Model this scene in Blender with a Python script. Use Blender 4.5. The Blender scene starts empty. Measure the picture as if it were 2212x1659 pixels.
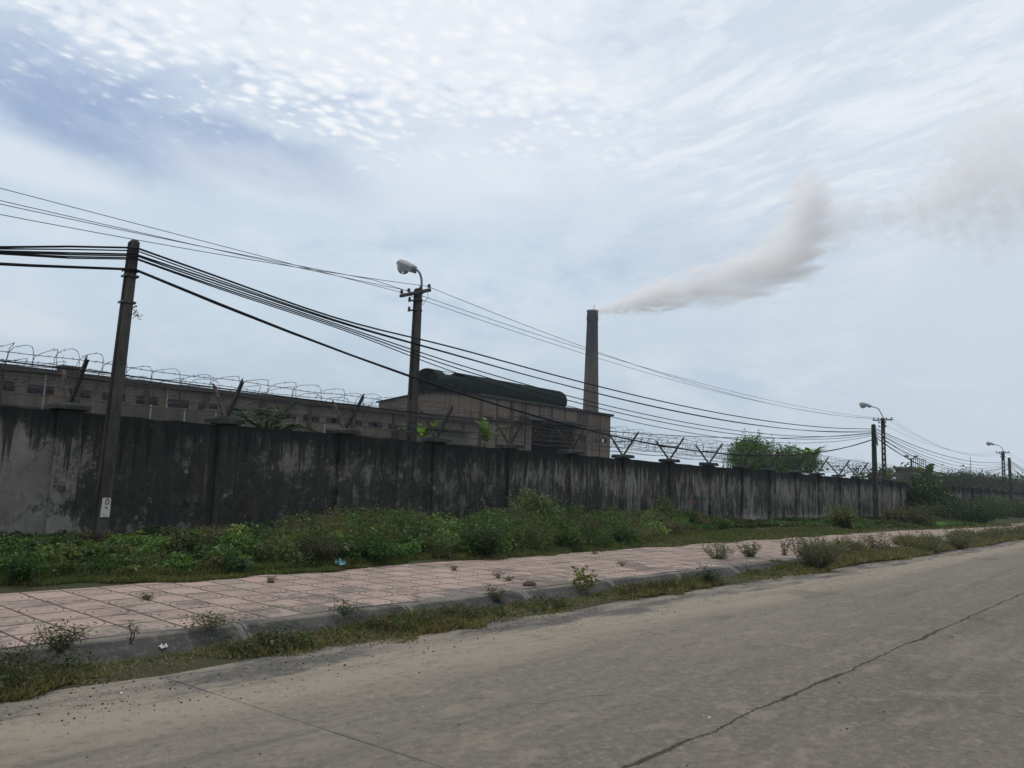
import bpy, math, random
import numpy as np
from mathutils import Vector, Matrix

random.seed(7)
RNG = np.random.default_rng(11)
S = bpy.context.scene
COL = S.collection

# ------------------------------------------------------------------ camera
W, H = 2212., 1659.                       # survey frame used for measuring the place
F = 1700.
PITCH, ROLL, HDG, CAMH = math.radians(7.42), math.radians(1.86), math.radians(41.62), 1.6
fw = np.array([math.cos(HDG)*math.cos(PITCH), math.sin(HDG)*math.cos(PITCH), math.sin(PITCH)])
r0 = np.array([math.sin(HDG), -math.cos(HDG), 0.])
u0 = np.cross(r0, fw)
RX = r0*math.cos(ROLL)+u0*math.sin(ROLL)
UX = -r0*math.sin(ROLL)+u0*math.cos(ROLL)
CP = np.array([0., 0., CAMH])

def ray(x, y):
    d = fw*F+RX*(x-W/2)-UX*(y-H/2)
    return d/np.linalg.norm(d)
def at(x, y, Y):                          # survey reading -> point on the vertical plane at distance Y
    d = ray(x, y); return CP+d*(Y/d[1])
def onz(x, y, z=0.):                      # survey reading -> point on a level surface
    d = ray(x, y); return CP+d*((z-CAMH)/d[2])
def atD(x, y, D):
    d = ray(x, y); return CP+d*(D/d.dot(fw))

cam = bpy.data.cameras.new('camera'); co = bpy.data.objects.new('camera', cam); COL.objects.link(co)
cam.sensor_width = 36.; cam.lens = F/W*36.; cam.clip_start = .1; cam.clip_end = 6000.
m = Matrix(((RX[0], UX[0], -fw[0], 0), (RX[1], UX[1], -fw[1], 0), (RX[2], UX[2], -fw[2], CAMH), (0, 0, 0, 1)))
co.matrix_world = m
S.camera = co

# ------------------------------------------------------------------ node helper
class NT:
    def __init__(s, tree):
        s.t = tree; s.n = tree.nodes; s.l = tree.links; s.n.clear()
    def new(s, typ, **kw):
        n = s.n.new(typ)
        for k, v in kw.items(): setattr(n, k, v)
        return n
    def put(s, sock, v):
        if v is None: return
        if isinstance(v, bpy.types.NodeSocket): s.l.new(v, sock)
        else:
            try: sock.default_value = v
            except Exception:
                sock.default_value = tuple(v)[:3] if len(tuple(v)) > 3 else tuple(v)+(1.,)
    def math(s, op, a, b=None, c=None, clamp=False):
        n = s.new('ShaderNodeMath', operation=op, use_clamp=clamp)
        for i, v in enumerate((a, b, c)): s.put(n.inputs[i], v)
        return n.outputs[0]
    def add(s, a, b): return s.math('ADD', a, b)
    def sub(s, a, b): return s.math('SUBTRACT', a, b)
    def mul(s, a, b): return s.math('MULTIPLY', a, b)
    def vmath(s, op, a, b=None, out=0):
        n = s.new('ShaderNodeVectorMath', operation=op)
        s.put(n.inputs[0], a)
        if b is not None: s.put(n.inputs[1], b)
        return n.outputs[out]
    def scalev(s, a, f):
        n = s.new('ShaderNodeVectorMath', operation='SCALE'); s.put(n.inputs[0], a); s.put(n.inputs[3], f); return n.outputs[0]
    def step(s, v, lo, hi, a=0., b=1., kind='SMOOTHSTEP'):
        n = s.new('ShaderNodeMapRange', interpolation_type=kind)
        for k, x in zip(range(5), (v, lo, hi, a, b)): s.put(n.inputs[k], x)
        return n.outputs[0]
    def noise(s, vec, scale, detail=4., rough=.55, dist=0., col=False):
        n = s.new('ShaderNodeTexNoise'); s.put(n.inputs['Vector'], vec)
        n.inputs['Scale'].default_value = scale; n.inputs['Detail'].default_value = detail
        n.inputs['Roughness'].default_value = rough; n.inputs['Distortion'].default_value = dist
        return n.outputs[1 if col else 0]
    def voro(s, vec, scale, feature='F1', out=0, smooth=None, rnd=1.):
        n = s.new('ShaderNodeTexVoronoi', feature=feature); s.put(n.inputs['Vector'], vec)
        n.inputs['Scale'].default_value = scale; n.inputs['Randomness'].default_value = rnd
        if smooth is not None: n.inputs['Smoothness'].default_value = smooth
        return n.outputs[out]
    def mix(s, f, a, b, mode='MIX'):
        n = s.new('ShaderNodeMix', data_type='RGBA', blend_type=mode)
        s.put(n.inputs[0], f); s.put(n.inputs[6], a); s.put(n.inputs[7], b)
        return n.outputs[2]
    def xyz(s, v):
        n = s.new('ShaderNodeSeparateXYZ'); s.put(n.inputs[0], v); return n.outputs
    def vec(s, x, y, z):
        n = s.new('ShaderNodeCombineXYZ')
        for i, v in enumerate((x, y, z)): s.put(n.inputs[i], v)
        return n.outputs[0]
    def mapv(s, v, scale=(1, 1, 1), rot=(0, 0, 0), loc=(0, 0, 0)):
        n = s.new('ShaderNodeMapping'); s.put(n.inputs[0], v)
        n.inputs['Scale'].default_value = scale; n.inputs['Rotation'].default_value = rot; n.inputs['Location'].default_value = loc
        return n.outputs[0]
    def curve(s, v, pts, lo, hi):         # piecewise smooth function of v over lo..hi, values 0..1
        n = s.new('ShaderNodeFloatCurve'); c = n.mapping.curves[0]
        xs = [((p-lo)/(hi-lo), q) for p, q in pts]
        c.points[0].location = xs[0]; c.points[1].location = xs[-1]
        for p in xs[1:-1]: c.points.new(*p)
        n.mapping.use_clip = False
        n.mapping.update()
        s.put(n.inputs['Value'], s.math('DIVIDE', s.sub(v, lo), hi-lo, clamp=True))
        return n.outputs[0]
    def geo(s): return s.new('ShaderNodeNewGeometry').outputs['Position']
    def attr(s, name): return s.new('ShaderNodeAttribute', attribute_name=name).outputs['Color']

def material(name):
    mt = bpy.data.materials.new(name); mt.use_nodes = True
    return mt, NT(mt.node_tree)
def finish(k, color, rough=.8, bump=None, bstr=.3, bdist=.02, spec=.3, metal=0., extra=None):
    p = k.new('ShaderNodeBsdfPrincipled')
    k.put(p.inputs['Base Color'], color); k.put(p.inputs['Roughness'], rough)
    p.inputs['Specular IOR Level'].default_value = spec; k.put(p.inputs['Metallic'], metal)
    if bump is not None:
        b = k.new('ShaderNodeBump'); b.inputs['Strength'].default_value = bstr; b.inputs['Distance'].default_value = bdist
        k.put(b.inputs['Height'], bump); k.l.new(b.outputs[0], p.inputs['Normal'])
    o = k.new('ShaderNodeOutputMaterial'); k.l.new(p.outputs[0], o.inputs[0])
    return p

def simple(name, c1, c2=None, scale=6., rough=.8, bstr=.2, metal=0., spec=.3, stretch=(1, 1, 1), lo=.35, hi=.65):
    mt, k = material(name)
    c2 = c2 or tuple(x*.6 for x in c1)
    n = k.noise(k.mapv(k.geo(), stretch), scale, 6., .6)
    n2 = k.noise(k.geo(), scale*9, 3., .6)
    f = k.step(k.add(n, k.mul(k.sub(n2, .5), .35)), lo, hi)
    finish(k, k.mix(f, c1+(1,), c2+(1,)), rough, n2, bstr, .01, spec, metal)
    return mt

# ------------------------------------------------------------------ mesh helper
class MB:
    def __init__(s): s.v = []; s.f = []
    def add(s, vs, fs):
        b = len(s.v); s.v += [tuple(map(float, v)) for v in vs]; s.f += [tuple(i+b for i in f) for f in fs]
    def box(s, a, b):
        x0, y0, z0 = a; x1, y1, z1 = b
        s.add([(x0, y0, z0), (x1, y0, z0), (x1, y1, z0), (x0, y1, z0), (x0, y0, z1), (x1, y0, z1), (x1, y1, z1), (x0, y1, z1)],
              [(0, 3, 2, 1), (4, 5, 6, 7), (0, 1, 5, 4), (1, 2, 6, 5), (2, 3, 7, 6), (3, 0, 4, 7)])
    def taper(s, c0, s0, c1, s1):          # frustum box: centres and half sizes of bottom and top
        vs = []
        for c, h in ((c0, s0), (c1, s1)):
            for sx, sy in ((-1, -1), (1, -1), (1, 1), (-1, 1)): vs.append((c[0]+sx*h[0], c[1]+sy*h[1], c[2]))
        s.add(vs, [(0, 3, 2, 1), (4, 5, 6, 7), (0, 1, 5, 4), (1, 2, 6, 5), (2, 3, 7, 6), (3, 0, 4, 7)])
    def bar(s, p, q, w, h=None, up=(0, 0, 1)):
        h = h or w; p = Vector(p); q = Vector(q); d = (q-p).normalized(); u = Vector(up)
        if abs(d.dot(u)) > .98: u = Vector((1, 0, 0))
        sd = d.cross(u).normalized()*w/2; u = sd.cross(d).normalized()*h/2
        vs = [c+a*sd+b*u for c in (p, q) for a, b in ((-1, -1), (1, -1), (1, 1), (-1, 1))]
        s.add(vs, [(0, 3, 2, 1), (4, 5, 6, 7), (0, 1, 5, 4), (1, 2, 6, 5), (2, 3, 7, 6), (3, 0, 4, 7)])
    def tube(s, pts, r, n=6, cap=True):
        P = [Vector(p) for p in pts]; R = r if hasattr(r, '__len__') else [r]*len(P)
        d = (P[1]-P[0]).normalized(); u = Vector((0, 0, 1)) if abs(d.z) < .9 else Vector((1, 0, 0))
        vs = []; fs = []
        for i, p in enumerate(P):
            d = (P[min(i+1, len(P)-1)]-P[max(i-1, 0)])
            d = d.normalized() if d.length > 1e-9 else Vector((0, 0, 1))
            sd = d.cross(u)
            sd = sd.normalized() if sd.length > 1e-6 else Vector((1, 0, 0))
            u = sd.cross(d).normalized()
            for j in range(n):
                a = 2*math.pi*j/n; vs.append(p+(sd*math.cos(a)+u*math.sin(a))*R[i])
        for i in range(len(P)-1):
            for j in range(n):
                k = (j+1) % n; fs.append((i*n+j, i*n+k, i*n+n+k, i*n+n+j))
        if cap:
            fs.append(tuple(range(n-1, -1, -1))); fs.append(tuple((len(P)-1)*n+j for j in range(n)))
        s.add(vs, fs)
    def lathe(s, c, prof, n=16, rot=0.):   # prof: list of (radius, z)
        vs = []; fs = []
        for r, z in prof:
            for j in range(n):
                a = rot+2*math.pi*j/n; vs.append((c[0]+r*math.cos(a), c[1]+r*math.sin(a), c[2]+z))
        for i in range(len(prof)-1):
            for j in range(n):
                k = (j+1) % n; fs.append((i*n+j, i*n+k, i*n+n+k, i*n+n+j))
        fs.append(tuple(range(n-1, -1, -1))); fs.append(tuple((len(prof)-1)*n+j for j in range(n)))
        s.add(vs, fs)
    def quad(s, *p): s.add(p, [tuple(range(len(p)))])
    def wall(s, x0, x1, z0, z1, Y, t, holes=()):   # wall in an XZ plane, front at Y, with real openings
        xs = sorted({x0, x1, *[h[0] for h in holes], *[h[1] for h in holes]}); zs = sorted({z0, z1, *[h[2] for h in holes], *[h[3] for h in holes]})
        for i in range(len(xs)-1):
            for j in range(len(zs)-1):
                cx, cz = (xs[i]+xs[i+1])/2, (zs[j]+zs[j+1])/2
                if any(h[0] < cx < h[1] and h[2] < cz < h[3] for h in holes): continue
                a, b, c, d = xs[i], xs[i+1], zs[j], zs[j+1]
                s.quad((a, Y, c), (b, Y, c), (b, Y, d), (a, Y, d)); s.quad((b, Y+t, c), (a, Y+t, c), (a, Y+t, d), (b, Y+t, d))
        for a, b, c, d in holes:
            s.quad((a, Y, c), (a, Y+t, c), (b, Y+t, c), (b, Y, c)); s.quad((a, Y, d), (b, Y, d), (b, Y+t, d), (a, Y+t, d))
            s.quad((a, Y, c), (a, Y, d), (a, Y+t, d), (a, Y+t, c)); s.quad((b, Y, c), (b, Y+t, c), (b, Y+t, d), (b, Y, d))
        s.quad((x0, Y, z0), (x0, Y, z1), (x0, Y+t, z1), (x0, Y+t, z0)); s.quad((x1, Y, z0), (x1, Y+t, z0), (x1, Y+t, z1), (x1, Y, z1))
        s.quad((x0, Y, z1), (x1, Y, z1), (x1, Y+t, z1), (x0, Y+t, z1))
    def build(s, name, mat, parent=None, smooth=False, loc=None):
        me = bpy.data.meshes.new(name); me.from_pydata(s.v, [], s.f); me.update()
        if smooth: me.polygons.foreach_set('use_smooth', [True]*len(me.polygons))
        me.materials.append(mat)
        o = bpy.data.objects.new(name, me); COL.objects.link(o)
        if parent is not None:
            o.parent = parent; o.matrix_parent_inverse = parent.matrix_world.inverted()
        return o

def tag(o, label=None, cat=None, group=None, kind=None):
    if label: o['label'] = label
    if cat: o['category'] = cat
    if group: o['group'] = group
    if kind: o['kind'] = kind
    return o
def thing(name, loc, label, cat, group=None):
    o = bpy.data.objects.new(name, None); COL.objects.link(o); o.location = tuple(map(float, loc))
    o.matrix_world = Matrix.Translation(o.location); o.empty_display_size = .2
    return tag(o, label, cat, group)
def copy_thing(o, loc, label, group=None, rz=0., sc=1.):
    c = o.copy(); COL.objects.link(c); c.location = tuple(map(float, loc)); c.rotation_euler = (0, 0, rz); c.scale = (sc, sc, sc)
    c['label'] = label
    if group: c['group'] = group
    for ch in list(o.children):
        d = ch.copy(); COL.objects.link(d); d.parent = c
        for g in list(ch.children):
            e = g.copy(); COL.objects.link(e); e.parent = d
    return c

def quads(name, V, mat, tint=None, parent=None, faces=None):   # V: (N,4,3) loose quads, tint: (N,3)
    V = np.asarray(V, np.float32); n = len(V)
    me = bpy.data.meshes.new(name)
    me.vertices.add(n*4); me.vertices.foreach_set('co', V.reshape(-1))
    me.loops.add(n*4); me.loops.foreach_set('vertex_index', np.arange(n*4, dtype=np.int32))
    me.polygons.add(n); me.polygons.foreach_set('loop_start', np.arange(0, n*4, 4, dtype=np.int32))
    try: me.polygons.foreach_set('loop_total', np.full(n, 4, np.int32))
    except Exception: pass
    if tint is not None:
        a = me.attributes.new('tint', 'FLOAT_COLOR', 'POINT')
        t = np.ones((n, 4, 4), np.float32); t[:, :, :3] = np.asarray(tint, np.float32)[:, None, :]
        a.data.foreach_set('color', t.reshape(-1))
    me.update(); me.validate()
    me.materials.append(mat)
    o = bpy.data.objects.new(name, me); COL.objects.link(o)
    if parent is not None:
        o.parent = parent; o.matrix_parent_inverse = parent.matrix_world.inverted()
    return o

def unit(a): return a/np.maximum(np.linalg.norm(a, axis=-1, keepdims=True), 1e-9)
def leaf_quads(P, D, L, Wd, droop=.25, rng=RNG):
    """leaf blades: base points, directions, lengths, widths -> (N,4,3)"""
    n = len(P); D = unit(D); r = unit(rng.normal(size=(n, 3))+np.array([0, 0, .0])); sd = unit(np.cross(D, r+np.array([0, 0, 1.2])))
    L = np.asarray(L)[:, None]; Wd = np.asarray(Wd)[:, None]
    mid = P+D*L*.5; up = np.cross(sd, D)
    tip = P+D*L; tip[:, 2] -= (L*droop)[:, 0]
    lift = up*Wd*.18
    return np.stack([P, mid+sd*Wd*.5+lift, tip, mid-sd*Wd*.5+lift], 1)
def blade_quads(P, D, L, Wd):
    n = len(P); D = unit(D); sd = unit(np.cross(D, np.array([0, 0, 1.])+RNG.normal(size=(n, 3))*.3))
    L = np.asarray(L)[:, None]; Wd = np.asarray(Wd)[:, None]
    tip = P+D*L; tip[:, 2] -= (L*.25)[:, 0]
    return np.stack([P-sd*Wd*.5, P+sd*Wd*.5, tip+sd*Wd*.12, tip-sd*Wd*.12], 1)
def tints(n, base, var=.25, hue=.12):
    b = np.asarray(base, float)
    t = b[None]*np.exp(RNG.normal(size=(n, 1))*var)
    t[:, 0] *= np.exp(RNG.normal(size=n)*hue); return np.clip(t, .002, .9)

# ------------------------------------------------------------------ light and sky
SUN_EL, SUN_AZ = math.radians(64), HDG+math.radians(14)      # high sun beyond the factory, behind thin cloud
sd_ = Vector((math.cos(SUN_AZ)*math.cos(SUN_EL), math.sin(SUN_AZ)*math.cos(SUN_EL), math.sin(SUN_EL)))
sun = bpy.data.lights.new('sun', 'SUN'); sun.energy = 1.25; sun.angle = math.radians(14); sun.color = (1., .95, .88)
so = bpy.data.objects.new('sun', sun); COL.objects.link(so); so.rotation_euler = sd_.to_track_quat('Z', 'Y').to_euler()
so.location = (0, 0, 60)

wd = bpy.data.worlds.new('World'); S.world = wd; wd.use_nodes = True
k = NT(wd.node_tree)
dv = k.vmath('NORMALIZE', k.new('ShaderNodeTexCoord').outputs['Generated'])
ax = k.xyz(dv)
fx, fy = math.cos(HDG), math.sin(HDG)
fd = k.add(k.mul(ax[0], fx), k.mul(ax[1], fy)); rt = k.add(k.mul(ax[0], fy), k.mul(ax[1], -fx))
AZ = k.math('DEGREES', k.math('ARCTAN2', rt, fd)); EL = k.math('DEGREES', k.math('ARCSINE', ax[2]))
def sky_ae(x, y):
    d = ray(x, y); a = math.degrees(math.atan2(d[0]*fy-d[1]*fx, d[0]*fx+d[1]*fy)); return a, math.degrees(math.asin(d[2]))
zc = k.math('MAXIMUM', k.add(ax[2], .02), .03)
pp = k.vec(k.math('DIVIDE', rt, zc), k.math('DIVIDE', fd, zc), 0.)        # cloud layer seen in perspective
sky = k.new('ShaderNodeTexSky', sky_type='NISHITA'); sky.sun_disc = False
sky.sun_elevation = SUN_EL; sky.sun_rotation = math.pi/2-SUN_AZ; sky.air_density = 1.2; sky.dust_density = 2.5
nish = k.scalev(sky.outputs[0], .1)
wob = k.sub(k.noise(k.vec(AZ, EL, 0.), .09, 6., .6), .5)
wob2 = k.sub(k.noise(k.vec(k.mul(AZ, .5), EL, 5.), .35, 5., .65), .5)
wob3 = k.sub(k.noise(k.vec(k.mul(AZ, .3), EL, 9.), .16, 5., .6), .5)
# thin veil
veil = k.mix(k.step(EL, 0, 16, kind='SMOOTHSTEP'), (.47, .585, .67, 1), (.60, .71, .825, 1))
veil = k.mix(k.step(k.add(AZ, k.mul(wob, 30)), -5, 34), veil, (.63, .715, .80, 1))
veil = k.mix(k.step(k.add(wob2, k.mul(wob3, 1.2)), -.15, .3, 0., .75), veil, k.mix(.5, veil, (.80, .86, .92, 1)))
veil = k.mix(k.step(k.add(k.mul(wob3, 1.), k.mul(wob2, -.7)), .0, .28, 0., .55), veil, (.46, .58, .74, 1))
def blob(x, y, rx, ry, rot=0.):
    a0, e0 = sky_ae(x, y); c, s_ = math.cos(rot), math.sin(rot)
    da, de = k.sub(AZ, a0), k.sub(EL, e0)
    u = k.math('DIVIDE', k.add(k.mul(da, c), k.mul(de, s_)), rx); v = k.math('DIVIDE', k.sub(k.mul(de, c), k.mul(da, s_)), ry)
    r = k.math('SQRT', k.add(k.mul(u, u), k.mul(v, v)))
    return k.step(k.add(r, k.mul(wob2, 1.1)), .35, 1.15, 1., 0.)
gap = k.math('MAXIMUM', blob(160, 225, 10.5, 3.6, -.22), blob(540, 330, 11, 2.3, -.16))
gap = k.math('MAXIMUM', gap, k.mul(blob(1370, 55, 6, 2.5, .25), .5))
gap = k.math('MAXIMUM', gap, k.mul(blob(1600, 520, 14, 3.2, .1), .25))
blue = k.mix(.65, nish, (.27, .385, .61, 1))
gap = k.mul(gap, k.step(k.noise(k.vec(k.mul(AZ, .35), k.add(EL, k.mul(AZ, .2)), 2.), .55, 6., .65), .74, .42, .62, 1.))
col = k.mix(gap, veil, blue)
# lifted bright streaks left of the gap
col = k.mix(k.mul(blob(60, 350, 7, 1.6, -.1), .55), col, (.80, .85, .92, 1))
col = k.mix(k.mul(blob(620, 385, 12, 2.4, -.08), .45), col, (.78, .84, .91, 1))
# altocumulus sheet overhead
edge = k.curve(AZ, [(-40, .60), (-34, .585), (-29, .575), (-24, .565), (-17, .565), (-8, .555), (0, .56), (8, .53), (16, .49), (24, .49), (34, .50), (44, .5)], -40, 44)
rel = k.add(k.sub(EL, k.mul(edge, 40.)), k.mul(wob, 8.))
sheet = k.step(rel, -2.0, 7.0)
leftw = k.step(k.add(AZ, k.mul(wob, 16)), 0., 15., 1., 0.)
rp = lambda deg, sc: k.mapv(k.mapv(pp, rot=(0, 0, math.radians(deg))), sc)
pw = k.vmath('ADD', rp(35, (1.2, 1., 1.)), k.scalev(k.noise(pp, 4., 3., .5, col=True), .12))
cell = k.voro(pw, 22., 'SMOOTH_F1', smooth=.7)
fib = k.noise(pw, 26., 6., .62)
puff = k.add(k.mul(k.noise(pw, 9., 5., .55, .2), .55), k.mul(fib, .40))
puff = k.add(puff, k.mul(k.sub(.42, cell), .55))
big = k.noise(rp(30, (1., 2.2, 1.)), 2.2, 5., .6)
puff = k.add(puff, k.mul(k.sub(big, .5), .75))
topw = k.step(EL, 24.5, 30., 0., .17)
thr = k.sub(k.sub(.70, k.mul(sheet, .31)), topw)
wpuff = k.mul(k.step(k.sub(puff, thr), -.17, .16), k.mul(leftw, k.step(rel, -3., 3.)))
gap2 = k.step(big, .50, .38)
col = k.mix(k.mul(k.mul(sheet, leftw), .60), col, k.mix(k.mul(gap2, .85), (.57, .66, .82, 1), (.34, .44, .68, 1)))
stre = k.noise(k.vmath('ADD', rp(56, (2.6, 8., 1.)), k.scalev(k.noise(pp, 3., 4., .6, col=True), 1.6)), 1.6, 7., .66, .3)
stre2 = k.noise(rp(50, (1.2, 3.4, 1.)), 1.5, 5., .6, .6)
sraw = k.add(k.mul(k.sub(stre, .5), .9), k.mul(k.sub(stre2, .5), 1.1))
rw = k.mul(k.math('SUBTRACT', 1., leftw), k.step(rel, -7, 4))
wstre = k.mul(k.step(sraw, -.18, .26), rw)
col = k.mix(k.mul(rw, .55), col, (.67, .745, .855, 1))
white = k.mix(k.step(puff, .38, .75), (.78, .84, .925, 1), (.965, .975, .99, 1))
wpuff = k.mul(wpuff, k.math('SUBTRACT', 1., k.mul(gap, .55)))
col = k.mix(k.mul(wpuff, .95), col, white)
col = k.mix(k.mul(wstre, .68), col, (.905, .93, .968, 1))
col = k.mix(k.mul(k.mul(k.step(k.add(EL, k.mul(wob3, 6)), 24.5, 32), k.step(AZ, 14., 2.)), .30), col, (.95, .96, .985, 1))
# soft glow of the veiled sheet in the middle of the view
col = k.mix(k.mul(blob(1080, 330, 13, 5.5, .05), .5), col, (.87, .90, .955, 1))
col = k.mix(k.mul(blob(20, 690, 5, 1.6, -.1), .5), col, (.78, .82, .86, 1))
bg = k.new('ShaderNodeBackground'); k.put(bg.inputs[0], col); bg.inputs[1].default_value = 1.0
ow = k.new('ShaderNodeOutputWorld'); k.l.new(bg.outputs[0], ow.inputs[0])
try: wd.cycles.sampling_method = 'MANUAL'; wd.cycles.sample_map_resolution = 512
except Exception: pass
S.view_settings.view_transform = 'Standard'; S.view_settings.look = 'None'; S.view_settings.exposure = 0.; S.view_settings.gamma = 1.
S.cycles.use_denoising = True
try: S.cycles.denoiser = 'OPENIMAGEDENOISE'; S.cycles.denoising_input_passes = 'RGB_ALBEDO_NORMAL'; S.cycles.denoising_prefilter = 'ACCURATE'
except Exception: pass
S.cycles.max_bounces = 12; S.cycles.diffuse_bounces = 4; S.cycles.transparent_max_bounces = 8; S.cycles.volume_bounces = 10

# ------------------------------------------------------------------ ground, road, kerb, pavement
YK = 7.42                                  # kerb line
def mat_road():
    mt, k = material('road_concrete'); p = k.geo(); x, y, z = k.xyz(p)
    nb = k.noise(k.mapv(p, (.35, 1, 1)), .8, 5., .6); nf = k.noise(p, 55., 4., .7); nm = k.noise(k.mapv(p, (.5, 1, 1)), 4.5, 5., .6)
    c = k.mix(k.step(nb, .3, .7), (.158, .136, .112, 1), (.116, .101, .085, 1))
    # worn wheel lane nearer the middle, pale sandy lane along the gutter
    lane = k.mul(k.step(k.add(y, k.mul(k.sub(nb, .5), 2.6)), 2.3, 4.6), 1.)
    c = k.mix(k.mul(lane, .6), c, (.190, .167, .138, 1))
    sand = k.mul(k.step(k.add(y, k.mul(k.sub(nb, .5), 1.2)), 4.7, 5.5), .75)
    c = k.mix(k.mul(sand, .95), c, (.310, .262, .202, 1))
    c = k.mix(k.mul(k.step(nm, .5, .75), .5), c, (.098, .087, .077, 1))
    # bare dark gutter strip with a ragged drifted-sand edge
    ge = k.add(k.add(y, k.mul(k.sub(k.noise(k.mapv(p, (.55, .55, 1)), .9, 5., .6), .5), 1.1)), k.mul(k.sub(nm, .5), .35))
    gut = k.step(ge, 5.80, 5.93); patch = k.step(k.noise(k.mapv(p, (.4, 1.6, 1)), 1.5, 6., .65), .42, .56)
    c = k.mix(k.mul(gut, k.mul(k.add(k.mul(patch, .75), .25), .95)), c, (.082, .080, .077, 1))
    # aggregate specks
    n9 = k.noise(p, 130., 3., .7); c = k.mix(k.mul(k.step(n9, .54, .68), .55), c, (.30, .275, .24, 1)); c = k.mix(k.mul(k.step(n9, .46, .34), .6), c, (.060, .055, .050, 1)); c = k.mix(k.mul(k.step(nf, .57, .70), .45), c, (.27, .245, .21, 1)); c = k.mix(k.mul(k.step(nf, .42, .30), .55), c, (.07, .065, .06, 1))
    md1 = k.noise(p, 13., 4., .7); c = k.mix(k.mul(k.step(md1, .50, .66), .42), c, (.250, .213, .170, 1)); c = k.mix(k.mul(k.step(md1, .48, .34), .42), c, (.078, .066, .054, 1)); pt = k.noise(k.mapv(p, (.8, 1.4, 1), loc=(2, 7, 0)), 2.3, 6., .7); c = k.mix(k.mul(k.step(pt, .54, .62), .40), c, (.245, .210, .168, 1))
    ty = k.noise(k.mapv(p, (.10, 2.2, 1)), 1.6, 5., .6); c = k.mix(k.mul(k.step(ty, .52, .72), .38), c, (.075, .069, .062, 1)); c = k.mix(k.mul(k.step(ty, .46, .30), .25), c, (.24, .215, .18, 1))
    sp = k.voro(p, 9., 'F1'); c = k.mix(k.mul(k.step(sp, .09, .05), k.step(k.noise(p, .9, 3.), .5, .62)), c, (.42, .40, .36, 1))
    sp2 = k.voro(k.mapv(p, (1, 1, 1), loc=(3.3, 1.7, 0)), 6., 'F1'); c = k.mix(k.mul(k.step(sp2, .05, .03), .7), c, (.05, .048, .045, 1))
    hc = k.voro(k.vmath('ADD', p, k.scalev(k.noise(p, 1.6, 5., .65, col=True), .55)), .42, 'DISTANCE_TO_EDGE'); hair = k.mul(k.step(hc, .006, .002), k.step(k.noise(p, .45, 3.), .50, .60)); c = k.mix(k.mul(hair, .55), c, (.05, .046, .042, 1))
    oil = k.step(k.noise(k.mapv(p, (.5, 1.1, 1), loc=(9, 3, 0)), .75, 4., .55), .60, .70); c = k.mix(k.mul(oil, .35), c, (.070, .064, .058, 1))
    chp = k.mul(k.step(k.noise(p, 34., 4., .75), .60, .68), k.step(k.noise(k.mapv(p, loc=(4, 1, 0)), .55, 4.), .50, .62)); c = k.mix(k.mul(chp, .75), c, (.36, .335, .295, 1))
    # joints: a broken one along the road and straight ones across it
    wig = k.sub(k.noise(k.vec(x, 0., 0.), 1.1, 6., .62), .5); wv = k.noise(k.vec(x, 4., 0.), 1.6, 3., .6)
    crk_d = k.math('ABSOLUTE', k.add(k.sub(y, 2.65), k.mul(wig, .22)))
    crk_w = k.add(.007, k.mul(k.step(wv, .38, .75), .026)); nz = k.noise(p, 26., 4., .7)
    crk = k.mul(k.step(k.sub(crk_d, k.mul(k.sub(nz, .45), .07)), crk_w, k.mul(crk_w, .35)), k.step(nz, .30, .46))
    chip = k.mul(k.step(crk_d, .16, .05), k.step(k.noise(p, 16., 4., .7), .56, .66))
    c = k.mix(k.mul(chip, .5), c, (.30, .27, .24, 1))
    ph = k.math('ABSOLUTE', k.sub(k.math('FLOORED_MODULO', k.add(k.sub(x, 3.2), k.add(k.mul(k.sub(y, 5), .075), 2.6)), 5.2), 2.6))
    jw = k.add(.006, k.mul(k.step(k.noise(k.vec(y, x, 0), .8, 2.), .45, .7), .016))
    jn = k.mul(k.step(k.sub(ph, k.mul(k.sub(nz, .5), .02)), jw, k.mul(jw, .3)), k.step(x, 60, 4.4, .35, 1.))
    jn = k.mul(jn, k.step(k.noise(k.vec(x, y, 2.), 1.2, 3.), .30, .44))
    c = k.mix(k.mul(crk, .88), c, (.036, .033, .030, 1)); c = k.mix(k.mul(jn, .85), c, (.055, .055, .058, 1))
    hgt = k.sub(k.sub(k.add(k.mul(nf, .35), k.mul(nm, .3)), k.mul(crk, 1.4)), k.mul(jn, .6))
    finish(k, c, .95, hgt, .5, .012, .08)
    return mt
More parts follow.
